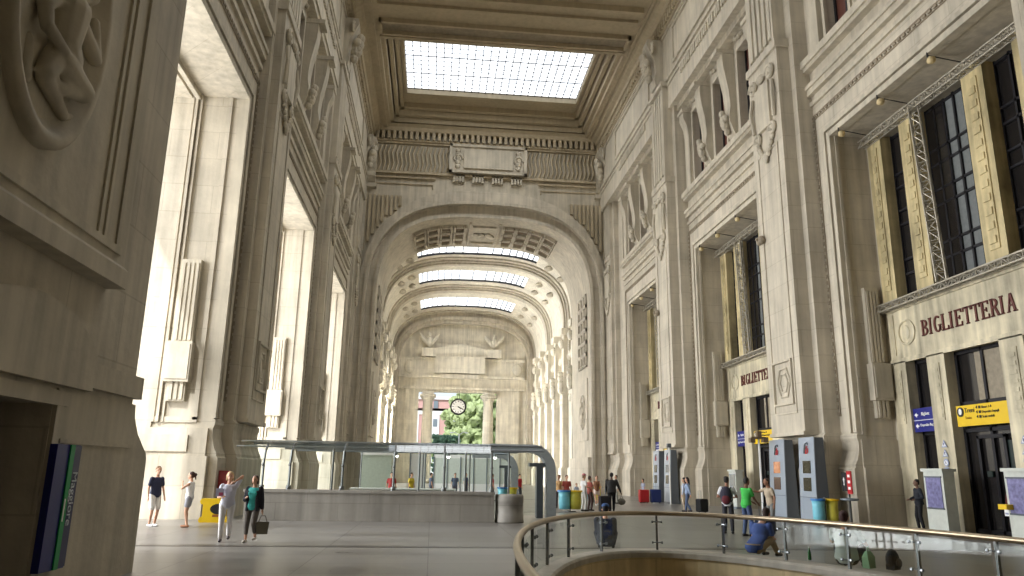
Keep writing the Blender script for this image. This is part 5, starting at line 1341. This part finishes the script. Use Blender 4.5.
# behind the canopy glass
for i,(x,y,c,lb) in enumerate(((-2.1,41.8,(180,60,60),'person in red top seated far behind the parapet glass, left'),(-1.1,43.8,(220,190,60),'person in yellow top behind the parapet glass'),(3.9,49.5,(180,60,70),'person in red top seen through the canopy side glass'),(5.0,50.5,(210,210,214),'person in white top at the canopy end'),(5.9,51.5,(190,40,50),'person in bright red top right of the canopy end'),(-.0,50,(90,100,120),'person in grey behind the parapet glass below the clock'),(1.6,52,(80,90,110),'person in slate grey top seen low through the glass, right of the clock'),(2.5,56,(60,70,100),'person in dark blue in front of the glazed booth'))):
    P((x,y,0), D2(-90+50*(i%3)), 1.68, 'stand', c, (70,70,80), (50,40,34), label=lb, voxel=.026, female=bool(i%2))

# ------------------------------------------------------------------ carved figure in the medallion
def med_fig():
    mb = MB()
    K = lambda y,z,d=.2: (NX+.1+d, y, z)
    T = TARGET_PTS
    for (a,b,r0,r1) in T: cap(mb, K(*a), K(*b), r0, r1, 12)
    remeshed('carved_figure', mb, STONE2, med, .022)
TARGET_PTS = [
 ((9.12,7.5,.16),(9.1,7.1,.18),.3,.24),((9.1,7.1,.16),(9.2,6.85,.17),.23,.25),((8.95,7.45,.2),(9.3,7.5,.22),.15,.15),     # trunk
 ((8.85,7.6,.16),(8.58,7.25,.2),.13,.11),((8.58,7.25,.2),(8.6,6.95,.26),.1,.08),((8.6,6.95,.28),(8.95,6.83,.32),.08,.07),  # left arm, hand on knee
 ((9.4,7.6,.16),(9.95,7.3,.2),.12,.1),((9.95,7.3,.2),(9.75,7.75,.22),.09,.07),                                            # right arm raised
 ((9.25,7.75,.16),(9.38,7.9,.2),.1,.1),((9.48,8.02,.2),(9.5,8.1,.2),.17,.16),((9.55,8.2,.16),(9.3,8.15,.14),.12,.12),      # neck, head, hair
 ((9.1,6.75,.22),(9.62,6.62,.28),.2,.15),((9.62,6.62,.26),(9.1,6.42,.24),.13,.09),((9.1,6.42,.22),(8.92,6.48,.24),.08,.07),
 ((9.0,6.75,.18),(8.8,6.45,.22),.17,.12),((8.85,6.4,.2),(9.45,6.2,.16),.11,.08),((9.45,6.2,.14),(9.7,6.28,.14),.07,.06),
 ((8.55,6.75,.06),(8.6,6.3,.06),.1,.12),((9.9,6.9,.05),(9.8,6.5,.05),.1,.1),((8.5,7.6,.05),(8.55,8.1,.05),.12,.14)]
med_fig()

# ------------------------------------------------------------------ camera
cam = bpy.data.cameras.new('camera'); co = bpy.data.objects.new('camera', cam); COL.objects.link(co); scene.camera = co
yaw, pitch, roll = 0.10024494, 0.24130514, 0.01605042
cyw, syw = math.cos(yaw), math.sin(yaw); cp, sp_ = math.cos(pitch), math.sin(pitch); cr, sr = math.cos(roll), math.sin(roll)
Ry = Matrix(((cyw,-syw,0),(syw,cyw,0),(0,0,1))); base = Matrix(((1,0,0),(0,0,-1),(0,1,0))); Rp = Matrix(((1,0,0),(0,cp,sp_),(0,-sp_,cp))); Rr = Matrix(((cr,-sr,0),(sr,cr,0),(0,0,1)))
Mx = Rr @ Rp @ base @ Ry
rt, dn, fwv = Mx[0], Mx[1], Mx[2]
rot = Matrix(((rt[0],-dn[0],-fwv[0]),(rt[1],-dn[1],-fwv[1]),(rt[2],-dn[2],-fwv[2])))
co.matrix_world = Matrix.Translation((0,0,1.8)) @ rot.to_4x4()
cam.sensor_width = 36; cam.lens = 749.3/1024*36; cam.clip_end = 1000; cam.clip_start = .05

# ------------------------------------------------------------------ light
w = bpy.data.worlds.new('world'); scene.world = w; w.use_nodes = True; nt = w.node_tree; bgn = nt.nodes['Background']
bgn.inputs[0].default_value = (.82,.9,1,1); bgn.inputs[1].default_value = 1.3
def area(name, loc, rot, sx, sy, power, col=(1,1,1)):
    l = bpy.data.lights.new(name, 'AREA'); l.shape = 'RECTANGLE'; l.size = sx; l.size_y = sy; l.energy = power; l.color = col
    o = bpy.data.objects.new(name, l); COL.objects.link(o); o.location = loc; o.rotation_euler = rot; return o
for (a,b) in BAYS: area('daylight', (XL-15,(a+b)/2,10), (0,-PI/2,0), 20, 15, 10500, (1,1,1))
for (a,b) in ((84.5,90.5),(96,102),(107.5,113.5)): area('daylight', (-10.6,(a+b)/2,7.5), (0,-PI/2,0), 14, 6, 10500, (1,1,1))
for (s0,s1) in skw: area('skylight_glow', (CX,(s0+s1)/2,zc1-.4), (0,0,0), 15, s1-s0-1, 800, (1,1,.98))
sun = bpy.data.lights.new('sun', 'SUN'); sun.energy = 3.5; sun.angle = .02; so = bpy.data.objects.new('sun', sun); COL.objects.link(so); so.rotation_euler = (D2(48),0,D2(-25))
scene.view_settings.view_transform = 'Standard'; scene.view_settings.look = 'None'; scene.view_settings.exposure = .14
